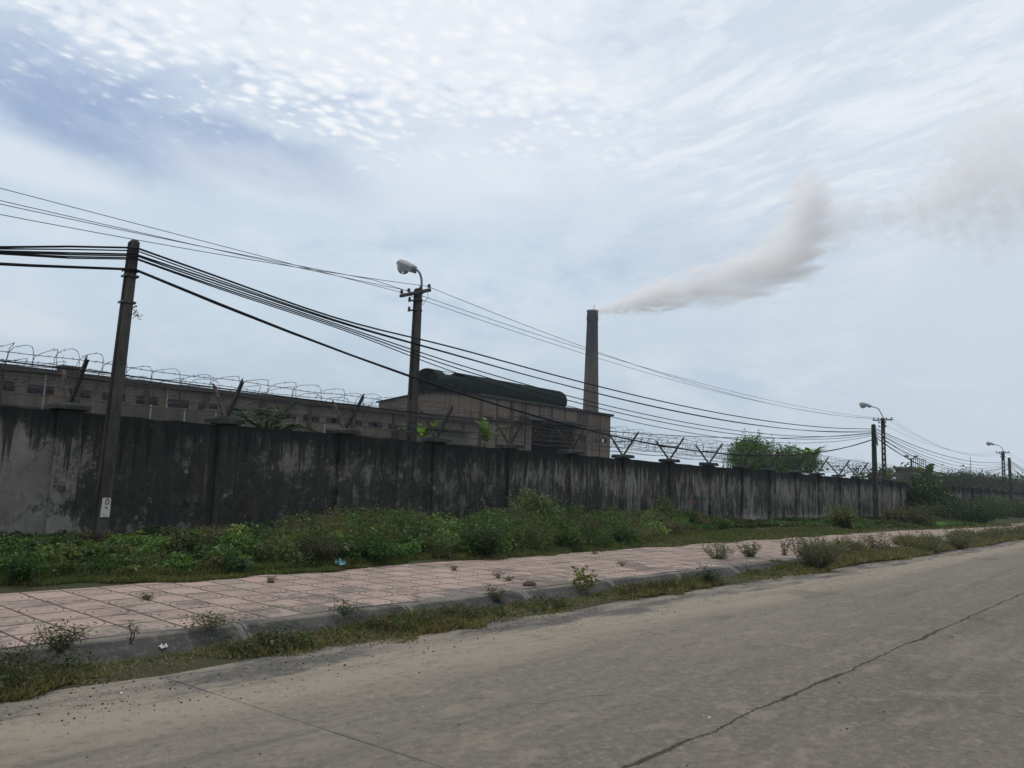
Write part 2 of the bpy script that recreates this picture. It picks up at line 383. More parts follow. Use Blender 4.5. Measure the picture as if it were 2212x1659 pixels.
def mat_tiles():
    mt, k = material('pavement_tiles'); p = k.geo(); x, y, z = k.xyz(p)
    TX, TY = .452, .53
    u = k.math('DIVIDE', k.sub(x, 2.93), TX); v = k.math('DIVIDE', k.sub(y, 7.48), TY)
    iu, iv = k.math('FLOOR', u), k.math('FLOOR', v); fu, fv = k.sub(u, iu), k.sub(v, iv)
    chk = k.math('FLOORED_MODULO', k.add(iu, iv), 2.)
    nz = k.noise(p, 30., 3., .6); nb = k.noise(p, 1.1, 5., .6); nm = k.noise(p, 6., 5., .65)
    rnd = k.new('ShaderNodeTexWhiteNoise', noise_dimensions='2D'); k.put(rnd.inputs['Vector'], k.vec(iu, iv, 0.)); rv = rnd.outputs['Value']
    c = k.mix(rv, (.385, .288, .246, 1), (.275, .208, .180, 1))
    c = k.mix(k.mul(k.step(rv, .72, .9), .55), c, (.325, .275, .230, 1))
    c = k.mix(k.step(nm, .35, .7, 0., .45), c, (.40, .305, .25, 1))
    # grey worn and dirty patches, most along the kerb
    kerb_w = k.step(y, 9.4, 7.4, 0., .17)
    grime = k.step(k.add(k.add(k.add(nb, kerb_w), k.mul(k.sub(nm, .5), .7)), k.mul(k.sub(rv, .5), .10)), .55, .72)
    c = k.mix(k.mul(grime, .80), c, (.135, .120, .108, 1))
    du, dv_ = k.sub(fu, .5), k.sub(fv, .5)
    r = k.math('SQRT', k.add(k.mul(du, du), k.mul(dv_, dv_)))
    jit = k.mul(k.sub(nz, .5), .02)
    def ring(r0, w): return k.step(k.math('ABSOLUTE', k.add(k.sub(r, r0), jit)), w, w*.45)
    rings = k.math('MAXIMUM', k.math('MAXIMUM', ring(.45, .026), ring(.30, .022)), k.mul(ring(.145, .02), .8))
    # raised-dot tile: four small studs
    fu2, fv2 = k.sub(k.math('ABSOLUTE', du), .25), k.sub(k.math('ABSOLUTE', dv_), .25)
    rr = k.math('SQRT', k.add(k.mul(fu2, fu2), k.mul(fv2, fv2)))
    studs = k.mul(k.step(rr, .05, .02), .8)
    arcs = k.mul(k.step(k.math('ABSOLUTE', k.add(k.sub(rr, .15), jit)), .014, .006), .28)
    groove = k.add(k.mul(rings, chk), k.mul(k.math('MAXIMUM', studs, arcs), k.sub(1., chk)))
    e = k.math('MINIMUM', k.math('MINIMUM', fu, k.sub(1., fu)), k.math('MINIMUM', fv, k.sub(1., fv)))
    joint = k.step(k.add(e, k.mul(jit, 1.6)), .042, .018)
    fade = k.step(x, 30, 8, .55, 1.)
    c = k.mix(k.mul(groove, .78), c, (.075, .060, .053, 1)); c = k.mix(k.mul(joint, .92), c, (.050, .042, .038, 1))
    c = k.mix(k.mul(k.step(k.noise(p, 45., 3., .7), .60, .72), .4), c, (.20, .16, .14, 1))
    h = k.sub(k.mul(nm, .2), k.add(k.mul(groove, .5), joint))
    finish(k, c, .92, h, .5, .008, .1)
    return mt
def mat_kerb():
    mt, k = material('kerb_concrete'); p = k.geo(); x, y, z = k.xyz(p)
    nb = k.noise(p, 2.2, 6., .65); nf = k.noise(p, 30., 4., .65); nv = k.noise(k.mapv(p, (6, 1, 1)), 1.4, 4., .6)
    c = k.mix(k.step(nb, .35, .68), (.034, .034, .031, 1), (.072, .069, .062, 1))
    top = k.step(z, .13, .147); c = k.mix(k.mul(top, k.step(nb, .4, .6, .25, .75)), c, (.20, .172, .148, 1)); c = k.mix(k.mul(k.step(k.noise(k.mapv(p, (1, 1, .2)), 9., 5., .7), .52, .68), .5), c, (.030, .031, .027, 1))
    m = k.math('ABSOLUTE', k.sub(k.math('FLOORED_MODULO', k.add(x, 1.05), 2.15), 1.07))
    mort = k.mul(k.step(k.add(m, k.mul(k.sub(nv, .5), .25)), .085, .045), k.step(nb, .36, .5))
    c = k.mix(k.mul(mort, .75), c, (.19, .18, .16, 1))
    c = k.mix(k.step(k.math('ABSOLUTE', k.add(k.sub(m, .0), k.mul(k.sub(nf, .5), .02))), .012, .004), c, (.03, .03, .028, 1))
    c = k.mix(k.mul(k.step(nf, .55, .7), .5), c, (.030, .030, .027, 1)); c = k.mix(k.mul(k.step(k.noise(p, 14., 5., .7), .52, .64), .5), c, (.14, .132, .115, 1))
    finish(k, c, .9, k.add(nf, nb), .5, .012, .2); return mt
def mat_soil():
    mt, k = material('soil'); p = k.geo(); n = k.noise(p, 1.3, 6., .6); nf = k.noise(p, 22., 4., .7)
    c = k.mix(k.step(n, .35, .65), (.052, .046, .028, 1), (.042, .050, .022, 1)); c = k.mix(k.step(nf, .5, .75), c, (.095, .074, .044, 1))
    finish(k, c, .95, nf, .7, .03, .1); return mt
M_SOIL = mat_soil()

def grid(name, xs, ys, zf, mat):
    mb = MB(); nx, ny = len(xs), len(ys)
    mb.v = [(float(x), float(y), float(zf(x, y))) for x in xs for y in ys]
    mb.f = [(i*ny+j, (i+1)*ny+j, (i+1)*ny+j+1, i*ny+j+1) for i in range(nx-1) for j in range(ny-1)]
    return mb.build(name, mat, smooth=True)
def verge_z(x, y):
    e = float(np.interp(x, [2, 6, 10, 17, 20, 60, 90], [10.5, 10.75, 10.8, 10.8, 11.1, 10.5, 10.1]))
    return .118+.05*max(0, min(1, (y-e)/.3))+.30*max(0, min(1, (y-e)/3.6))**1.2+(.02*math.sin(x*1.7+y)+.02*math.sin(x*.63-y*2.1))*max(0, min(1, (y-e)/.8))
tag(grid('ground', [-300, -60, 200, 500, 800], [-200, -40, 7., 14., 60, 300, 700], lambda x, y: -.03 if y < 13 else .25, M_SOIL), kind='structure')
tag(grid('road', np.linspace(-20, 260, 29), [-5, 0, 6.7], lambda x, y: 0., mat_road()), kind='structure')
tag(grid('verge', np.concatenate([np.linspace(-8, 40, 90), np.linspace(41, 200, 60)]), np.linspace(10.2, 14.6, 16), verge_z, M_SOIL), kind='structure')
tag(grid('gutter_soil', np.linspace(-8, 200, 300), [6.40, 6.52, 6.62, 6.75, 6.95, 7.2], lambda x, y: -.012+.03*min(1, max(0, (y-6.4)/.22))+.008*math.sin(x*2.3+y*3), M_SOIL), kind='structure')
mb = MB(); pf = [(7.07, -.03), (7.325, .134), (7.36, .150), (7.50, .152), (7.5, -.02)]
xs = np.arange(-8, 200.1, 1.075)
for i in range(len(xs)-1):
    a, b = xs[i], xs[i+1]; j0 = .012*math.sin(i*2.1); j1 = .012*math.sin((i+1)*2.1)
    for q in range(4):
        (y0, z0), (y1, z1) = pf[q], pf[q+1]
        mb.quad((a, y0+j0, z0), (b, y0+j1, z0), (b, y1+j1*(q < 3), z1), (a, y1+j0*(q < 3), z1))
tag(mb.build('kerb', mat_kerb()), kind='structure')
tag(grid('pavement', np.linspace(-8, 200, 120), [7.48, 8.2, 9, 9.8, 10.6, 11.1], lambda x, y: .153+.006*math.sin(x*1.9+y*2.), mat_tiles()), kind='structure')

# ------------------------------------------------------------------ perimeter wall
YW, ZW = 14.5, 2.62
def mat_wall():
    mt, k = material('mouldy_plaster'); p = k.geo(); x, y, z = k.xyz(p)
    pv = k.mapv(p, (1, 1, .16)); st = k.noise(pv, 5.5, 6., .68); st2 = k.noise(pv, 15., 5., .7)
    bl = k.noise(p, 1.5, 7., .68); sm = k.noise(p, 9., 6., .72); fi = k.noise(p, 34., 4., .7); lo = k.noise(k.mapv(p, (.28, 1, .4)), 1., 3.)
    base = k.mix(k.step(bl, .35, .65), (.150, .141, .120, 1), (.250, .240, .215, 1))
    base = k.mix(k.mul(k.step(k.noise(p, .7, 3.), .55, .7), .7), base, (.165, .138, .097, 1))
    base = k.mix(k.mul(k.step(x, 3.9, 3.0), k.step(k.add(bl, k.mul(z, -.05)), .38, .5)), base, (.255, .21, .13, 1))
    # how much black mould, by height and along the wall
    hz = k.curve(z, [(.3, .30), (.62, .36), (.85, .58), (1.3, .56), (1.9, .47), (2.25, .58), (2.45, .86), (2.65, 1.)], .3, 2.65)
    hx = k.curve(x, [(2, .22), (4.5, .27), (5.3, .42), (6.2, .66), (9, .66), (11, .72), (14, .80), (16, .74), (18.2, .64), (24, .60), (34, .57), (44, .60), (51, .50), (55, .50)], 2, 55)
    amt = k.sub(k.add(k.mul(hz, .62), k.mul(hx, .56)), .585)
    streakw = k.step(x, 11, 19, .30, .80)
    blot = k.add(k.add(k.mul(bl, .50), k.mul(sm, .30)), k.mul(k.noise(k.mapv(p, (1, 1, .6)), 3.6, 6., .7), .30))
    tex = k.add(k.mul(k.add(k.mul(st, .7), k.mul(st2, .3)), k.mul(streakw, .85)), k.mul(blot, k.sub(1., k.mul(streakw, .85))))
    mraw = k.add(k.add(k.add(.5, k.mul(k.sub(tex, .5), 2.0)), k.mul(amt, .75)), k.mul(k.sub(lo, .5), .75))
    st3 = k.noise(k.mapv(p, (1, 1, .09)), 34., 4., .7); fine = k.noise(p, 60., 3., .7)
    mraw = k.add(k.add(k.add(.5, k.mul(k.sub(mraw, .5), 1.)), k.mul(k.sub(st3, .5), k.mul(streakw, .60))), k.mul(k.sub(fine, .5), .30))
    mask = k.step(mraw, .47, .63)
    mask2 = k.step(k.add(k.add(k.mul(st2, .6), k.mul(sm, .4)), k.mul(amt, .8)), .50, .62)
    mcol = k.mix(k.step(k.add(k.mul(sm, .6), k.mul(st2, .4)), .40, .64), (.011, .013, .013, 1), (.042, .041, .037, 1))
    c = k.mix(k.mul(mask2, .55), base, (.085, .082, .074, 1)); c = k.mix(k.mul(mask, .92), c, mcol)
    pale = k.step(k.add(k.mul(k.noise(k.mapv(p, (1, 1, .7), loc=(5, 0, 3)), 1.9, 7., .72), .7), k.mul(fi, .3)), .53, .61); c = k.mix(k.mul(pale, k.mul(k.step(z, 2.6, 2.2), .65)), c, (.175, .168, .150, 1))
    n1 = k.noise(k.vec(x, 0., 0.), 4.5, 6., .72); dl = k.add(k.mul(k.step(n1, .42, .74), 1.7), .08)
    drip = k.step(k.add(k.add(z, dl), k.mul(k.sub(st2, .5), .5)), 2.50, 2.78); c = k.mix(k.mul(drip, .80), c, (.013, .015, .015, 1))
    n2 = k.noise(k.vec(x, 7., 0.), 6., 5., .75); wash = k.mul(k.mul(k.step(n2, .54, .66), k.step(st2, .44, .60)), k.mul(k.step(z, 2.45, 2.1), k.step(z, .6, 1.0))); c = k.mix(k.mul(wash, .55), c, (.23, .222, .20, 1))
    # flakes where the skin has come off
    fl = k.step(k.add(k.mul(sm, .6), k.mul(fi, .4)), .60, .66); c = k.mix(k.mul(fl, .55), c, (.22, .21, .185, 1))
    fl2 = k.step(k.voro(k.vmath('ADD', p, k.scalev(k.noise(p, 8., 3., .6, col=True), .1)), 1.1, 'F1'), .07, .03); c = k.mix(k.mul(fl2, .6), c, (.24, .23, .20, 1))
    c = k.mix(k.mul(k.step(k.noise(k.mapv(p, (1, 1, .5)), .9, 4., .6), .60, .70), .28), c, (.10, .075, .05, 1))
    cr = k.math('ABSOLUTE', k.sub(k.noise(p, .8, 5., .55), .5)); c = k.mix(k.mul(k.step(cr, .004, .0015), .35), c, (.015, .015, .014, 1))
    finish(k, c, .93, k.add(k.mul(sm, .7), fi), .6, .02, .15); return mt
M_WALL = mat_wall()
M_CAP = simple('mossy_concrete', (.040, .042, .040), (.10, .10, .09), 3., .95, .5, lo=.45, hi=.75)
def jag(a, b, n, amp, seed):
    r = np.random.default_rng(seed); x = np.linspace(a, b, n); return x, r.normal(size=n)*amp
def wall_run(name, x0, x1, pillars, label, top, seed):
    t = thing(name, (x0, YW, .3), label, 'wall')
    mb = MB(); xs, jz = jag(x0, x1, int((x1-x0)/.35)+2, .009, seed)
    for i in range(len(xs)-1):            # plain wall with a slightly uneven coping
        a, b = xs[i], xs[i+1]; za, zb = top+jz[i], top+jz[i+1]
        mb.quad((a, YW, -.05), (b, YW, -.05), (b, YW, zb), (a, YW, za)); mb.quad((b, YW+.22, -.05), (a, YW+.22, -.05), (a, YW+.22, za), (b, YW+.22, zb))
        mb.quad((a, YW, za), (b, YW, zb), (b, YW+.22, zb), (a, YW+.22, za))
    mb.quad((x0, YW, -.05), (x0, YW, top), (x0, YW+.22, top), (x0, YW+.22, -.05)); mb.quad((x1, YW, -.05), (x1, YW+.22, -.05), (x1, YW+.22, top), (x1, YW, top))
    mb.build('wall_panel', M_WALL, t)
    for i, px in enumerate(pillars):
        mb = MB(); w = .2
        mb.box((px-w, YW-.085, -.05), (px+w, YW-.003, top+.004+.008*(i % 3))); mb.box((px-w, YW-.003, top+.012), (px+w, YW+.3, top+.03))
        pl = mb.build('pillar', M_WALL, t)
        mb = MB(); h0 = top+.034; h1 = top+.145; s = .29
        vs = []
        r = np.random.default_rng(seed+i)
        for zz, e in ((h0, 0), (h1-.03, .0), (h1, -.03)):
            for sx, sy in ((-1, -1), (0, -1.02), (1, -1), (1, 1), (0, 1.02), (-1, 1)):
                vs.append((px+sx*(s+e)+r.normal()*.012, YW+.1+sy*(.27+e)+r.normal()*.01, zz+r.normal()*.010))
        fs = [tuple(range(5, -1, -1)), tuple(range(12, 18))]+[(l*6+j, l*6+(j+1) % 6, l*6+6+(j+1) % 6, l*6+6+j) for l in (0, 1) for j in range(6)]
        mb.add(vs, fs); mb.build('pillar_cap', M_CAP, pl)
    return t
PX = [-.75, 2.15, 5.01, 7.90, 10.78, 13.62, 16.42, 19.24, 22.1, 25.1, 28.1, 30.9, 33.6, 36.5, 39.4, 42.4, 45.3, 48.3, 51.2]
wall_run('perimeter_wall', -6., 53.2, PX, 'long mould-blackened plaster wall with capped pillars behind the weeds', ZW, 3)
mb = MB(); mb.box((52.75, YW-.16, -.05), (53.6, YW+.4, ZW+.01))
tag(mb.build('end_pier', M_WALL), 'broad pale pier closing the end of the stained wall beside the vines', 'wall pier')
PX2 = [57.2, 60.2, 63.4, 66.5, 69.6, 72.7, 75.8, 79., 82.2, 85.4, 88.6, 92, 96, 100, 105, 110, 116, 122, 130]
wall_run('perimeter_wall', 53.62, 160., PX2, 'distant stretch of dark ribbed wall beyond the vine mass at the far end of the pavement', ZW-.02, 40)

# ------------------------------------------------------------------ barbed wire fence on the wall
M_IRON = simple('rusty_angle_iron', (.045, .043, .048), (.10, .062, .045), 5., .75, .3, lo=.5, hi=.8)
M_GREEN = simple('lichened_iron', (.034, .041, .030), (.075, .068, .050), 6., .9, .4)
M_RED = simple('red_rusted_iron', (.13, .066, .056), (.10, .095, .08), 7., .85, .3)
M_WIRE = simple('weathered_wire', (.038, .037, .040), (.060, .052, .047), 20., .6, .1, metal=.3)
def wire_fence(name, x0, x1, posts, label, ztop, seed, dens=1.):
    t = thing(name, (x0, YW+.1, ztop), label, 'barbed wire')
    r = np.random.default_rng(seed); zb = ztop+.10; zt = ztop+.84
    for i, px in enumerate(posts):
        l = r.normal()*.03; br = MB(); br.box((px-.07, YW+.03, zb), (px+.07, YW+.17, zb+.03))
        br = br.build('bracket', M_IRON, t)
        for sgn, m_ in ((-1, M_IRON if px < 14 else M_GREEN), (1, M_RED if px < 12 else M_GREEN)):
            mb = MB(); p = Vector((px, YW+.1+sgn*.02, zb)); q = Vector((px+l, YW+.1+sgn*.56, zt+r.normal()*.02-.04*(sgn > 0)))
            d = (q-p).normalized(); mb.bar(p, q, .065, .012, (1, 0, 0)); mb.bar(p+Vector((.03, 0, 0)), q+Vector((.03, 0, 0))-d*.03, .012, .06, (1, 0, 0))
            e = q+d*.07; mb.add([q+Vector((-.006, -.032, -.01)), q+Vector((.006, -.032, -.01)), q+Vector((.006, .03, .012)), q+Vector((-.006, .03, .012)), e], [(0, 1, 4), (1, 2, 4), (2, 3, 4), (3, 0, 4)])
            mb.build('arm', m_, br)
        mb = MB(); mb.bar((px+.02+l*.6, YW+.1-.36, zb+.47), (px+.02+l*.6, YW+.1+.36, zb+.46), .03, .03); mb.build('crossbar', M_GREEN, br)
    # straight strands, six on each side of the V and one at the ridge
    xs = np.arange(x0, x1, .45)
    def barbs(mb, P, step):
        for q in P:
            for a in range(2):
                d = Vector(r.normal(size=3)).normalized()*.03; mb.bar(q-d, q+d, .0045)
    for sgn in (-1, 1):
        for f in (.16, .34, .54, .74, .97):
            ph = r.uniform(0, 6); mb = MB(); pts = []
            for x in xs:
                pts.append(Vector((x, YW+.1+sgn*.56*f, zb+.74*f-.018*(1-math.cos((x-posts[0])/2.86*2*math.pi))+.006*math.sin(x*5+ph))))
            mb.tube(pts, .0058, 4)
            bx = np.arange(x0, min(x1, x0+34), .19); barbs(mb, [Vector((b+r.uniform(-.03, .03), YW+.1+sgn*.56*f, zb+.74*f+.004-.018*(1-math.cos((b-posts[0])/2.86*2*math.pi)))) for b in bx], .15)
            mb.build('strand', M_WIRE, t)
    # concertina coil lying in the V: bent, squarish loops
    for off, rad, zc, pitch, nm in ((0., .36, zb+.56, .50, 'coil'), (.2, .25, zb+.46, .62, 'coil')):
        mb = MB(); pts = []; th = 0.; x = x0+off; k2 = 0; NS = 18
        lp = [(r.normal()*.09, r.normal()*.045, r.uniform(.30, .6), r.normal()*.10) for _ in range(400)]
        while x < x1:
            q = (k2/NS) % 399; i0 = int(q); f = q-i0; f = f*f*(3-2*f)
            jr, jz, ee, lean = [lp[i0][j]*(1-f)+lp[i0+1][j]*f for j in range(4)]
            c, s_ = math.cos(th), math.sin(th)
            yy = math.copysign(abs(c)**ee, c)*rad*(1+jr); zz = math.copysign(abs(s_)**ee, s_)*rad*(1+jr)*.88
            pts.append(Vector((x+(.13+lean)*s_+r.normal()*.004, YW+.1+yy+r.normal()*.004, zc+jz+zz+r.normal()*.004)))
            th += 2*math.pi/NS; x += pitch/NS*(1+.3*math.sin(k2*.021+off*9)); k2 += 1
        mb.tube(pts, .0052, 4)
        for a in range(0, len(pts)-1, 2):
            if pts[a].x < x0+30:
                q = pts[a].lerp(pts[a+1], r.uniform(.1, .9)); d = Vector(r.normal(size=3)).normalized()*.032; mb.bar(q-d, q+d, .0048)
        mb.build(nm, M_WIRE, t)
    return t
wire_fence('barbed_wire_fence', -2., 53., PX[1:], 'barbed wire and concertina loops on rusty V brackets along the top of the blackened wall', ZW+.03, 5)
wire_fence('barbed_wire_fence', 54., 120., PX2[:-3], 'far run of barbed wire on V brackets above the distant wall', ZW+.01, 9)

# ------------------------------------------------------------------ concrete poles
def mat_pole():
    mt, k = material('pole_concrete'); p = k.geo(); pv = k.mapv(p, (1, 1, .25))
    n = k.noise(pv, 5., 6., .65); f = k.noise(p, 40., 4., .7); s_ = k.noise(pv, 14., 4., .6)
    c = k.mix(k.step(n, .35, .7), (.036, .034, .033, 1), (.082, .076, .068, 1)); c = k.mix(k.mul(k.step(s_, .52, .7), .7), c, (.040, .042, .038, 1))
    c = k.mix(k.mul(k.step(f, .58, .72), .4), c, (.20, .19, .17, 1)); finish(k, c, .93, k.add(f, s_), .6, .012, .15); return mt
M_POLE = mat_pole()
M_DARKM = simple('dark_steel', (.035, .036, .042), (.065, .055, .05), 8., .6, .2)
M_PORC = simple('brown_porcelain', (.040, .030, .028), (.06, .05, .05), 10., .3, .05, spec=.5)
def h_pole(parent, h, w0, w1, d0, d1, holes=9, first=.9, solid_top=1.2):
    """tapered concrete pole: two flanges joined by a pierced web (holes look along the road)"""
    mb = MB(); fl = .30
    W_ = lambda z: w0+(w1-w0)*z/h
    D_ = lambda z: d0+(d1-d0)*z/h
    zs = np.linspace(0, h, 12); ox = parent.location
    for sg in (-1, 1):
        for a, b in zip(zs[:-1], zs[1:]):
            vs = []
            for z in (a, b):
                w, d = W_(z)/2, D_(z)/2; y0, y1 = sorted((sg*d, sg*d*(1-2*fl))); bev = .012
                for xx, yy in ((-w+bev, y0), (w-bev, y0), (w, y0+bev), (w, y1), (-w, y1), (-w, y0+bev)): vs.append((ox[0]+xx, ox[1]+yy, ox[2]+z))
            mb.add(vs, [(j, (j+1) % 6, 6+(j+1) % 6, 6+j) for j in range(6)]+([tuple(range(6, 12))] if b == zs[-1] else []))
    step = (h-solid_top-first)/holes; ww = .62
    z = 0.
    def web(a, b):
        wa, wb, da, db = W_(a)/2*ww, W_(b)/2*ww, D_(a)/2*(1-2*fl)+.004, D_(b)/2*(1-2*fl)+.004
        mb.taper((ox[0], ox[1], ox[2]+a), (wa, da), (ox[0], ox[1], ox[2]+b), (wb, db))
    web(0, first)
    for i in range(holes): web(first+i*step+step*.62, first+(i+1)*step)
    web(h-solid_top, h+.005)
    mb.taper((ox[0], ox[1], ox[2]+h+.001), (w1/2*.96, d1/2*.96), (ox[0], ox[1], ox[2]+h+.04), (w1/2*.6, d1/2*.6))
    return mb.build('shaft', M_POLE, parent)
M_PLATE = simple('flaking_white_paint', (.50, .48, .42), (.30, .285, .245), 30., .85, .3, lo=.5, hi=.75)
M_INK = simple('black_paint', (.022, .022, .022), (.04, .04, .04), 20., .8)
YP = 13.4
xL = 5.25; XLT = 5.35
pole = thing('utility_pole', (xL, YP, .40), 'leaning-looking bare concrete pole carrying thick cables, white number panel near its foot', 'utility pole')
h_pole(pole, 5.08, .175, .135, .25, .165); pole.rotation_euler = (0, .021, 0)
mb = MB()
for zz, ang in ((4.97, 0), (4.87, .4), (4.42, .2)): mb.box((xL-.10, YP-.125, zz), (xL+.10, YP-.10, zz+.035)); mb.box((xL-.10, YP-.10, zz), (xL-.085, YP+.12, zz+.035)); mb.box((xL+.085, YP-.10, zz), (xL+.10, YP+.12, zz+.035))
mb.build('cable_clamp', M_DARKM, pole)
mb = MB()
for i in range(6):
    a = Vector((xL+.115, YP-.1, 4.40-.03*i)); pts = [a]
    for j in range(6): pts.append(pts[-1]+Vector((random.uniform(-.05, .06), random.uniform(-.03, .03), random.uniform(-.07, .03))))
    mb.tube(pts, .006, 4)
mb.build('loose_tie', M_DARKM, pole)
# number panel, painted 0 over a worn 3
zb_, zt_ = float(at(226, 1117, YP-.15)[2]), float(at(226, 1075, YP-.15)[2]); fy_ = YP-.15
mb = MB(); n = 9
r = np.random.default_rng(2); vs = []
xc = xL-.005; hw = .068
out = [(xc-hw, zb_), (xc+hw*.98, zb_+.002)]+[(xc+hw+r.normal()*.002, zb_+(zt_-zb_)*f) for f in (.2, .42, .44, .7)]+[(xc+hw*.95, zt_-.03), (xc+hw*.75, zt_-.004), (xc-hw*.7, zt_), (xc-hw*.95, zt_-.02)]+[(xc-hw+r.normal()*.003, zb_+(zt_-zb_)*f) for f in (.75, .5, .25)]
nn = len(out); mb.add([(a, fy_-.006, b) for a, b in out]+[(a, fy_+.015, b) for a, b in out], [tuple(range(nn))]+[(i, nn+i, nn+(i+1) % nn, (i+1) % nn) for i in range(nn)])
plate = mb.build('number_panel', M_PLATE, pole)
def stroke(mb, pts, w):
    for (a, b) in zip(pts[:-1], pts[1:]): mb.bar((xc+a[0], fy_-.0085, zb_+a[1]), (xc+b[0], fy_-.0085, zb_+b[1]), w, .004, (0, 1, 0))
hh = zt_-zb_
mb = MB(); stroke(mb, [(.008+.026*math.cos(t), hh*.80+hh*.145*math.sin(t)) for t in np.linspace(0, 2*math.pi, 17)], .013); mb.build('digit', M_INK, plate)
mb = MB(); stroke(mb, [(-.020, hh*.50), (.024, hh*.505), (-.006, hh*.395)], .010); mb.build('digit', M_INK, plate); mb = MB(); stroke(mb, [(-.034, hh*.155), (-.022, hh*.125), (-.008, hh*.135)], .010); mb.build('digit', M_INK, plate)

xR = float(at(1887, 920, YP)[0])
pole2 = thing('utility_pole', (xR, YP, .35), 'bare concrete pole beside the ladder-like lamp post at the right end of the wall', 'utility pole')
h_pole(pole2, 5.15, .22, .16, .26, .19, holes=1, first=1.2, solid_top=3.4)
mb = MB()
for zz in (4.98, 4.82, 4.66): mb.box((xR-.12, YP-.14, zz), (xR+.12, YP-.115, zz+.05)); mb.bar((xR-.17, YP-.12, zz+.02), (xR+.17, YP-.12, zz+.02), .03)
mb.build('cable_clamp', M_DARKM, pole2)
mb = MB(); mb.tube([(xR+.12, YP-.1, 4.75), (xR+.2, YP-.1, 4.66), (xR+.17, YP-.1, 4.52), (xR+.24, YP-.12, 4.42)], .035, 6); mb.build('loose_tie', M_DARKM, pole2)
xF = float(at(2180, 990, YP)[0])
pole3 = thing('utility_pole', (xF, YP, .35), 'farthest concrete cable pole, thin and reddish, beside the last lamp post', 'utility pole')
h_pole(pole3, 5.2, .24, .18, .28, .20, holes=1, first=1.2, solid_top=3.4)
mb = MB(); mb.box((xF-.14, YP-.15, 4.9), (xF+.14, YP+.15, 4.98)); mb.build('cable_clamp', M_DARKM, pole3)
poles_x = [XLT-39.4, XLT, xR, xF, xF+39.]

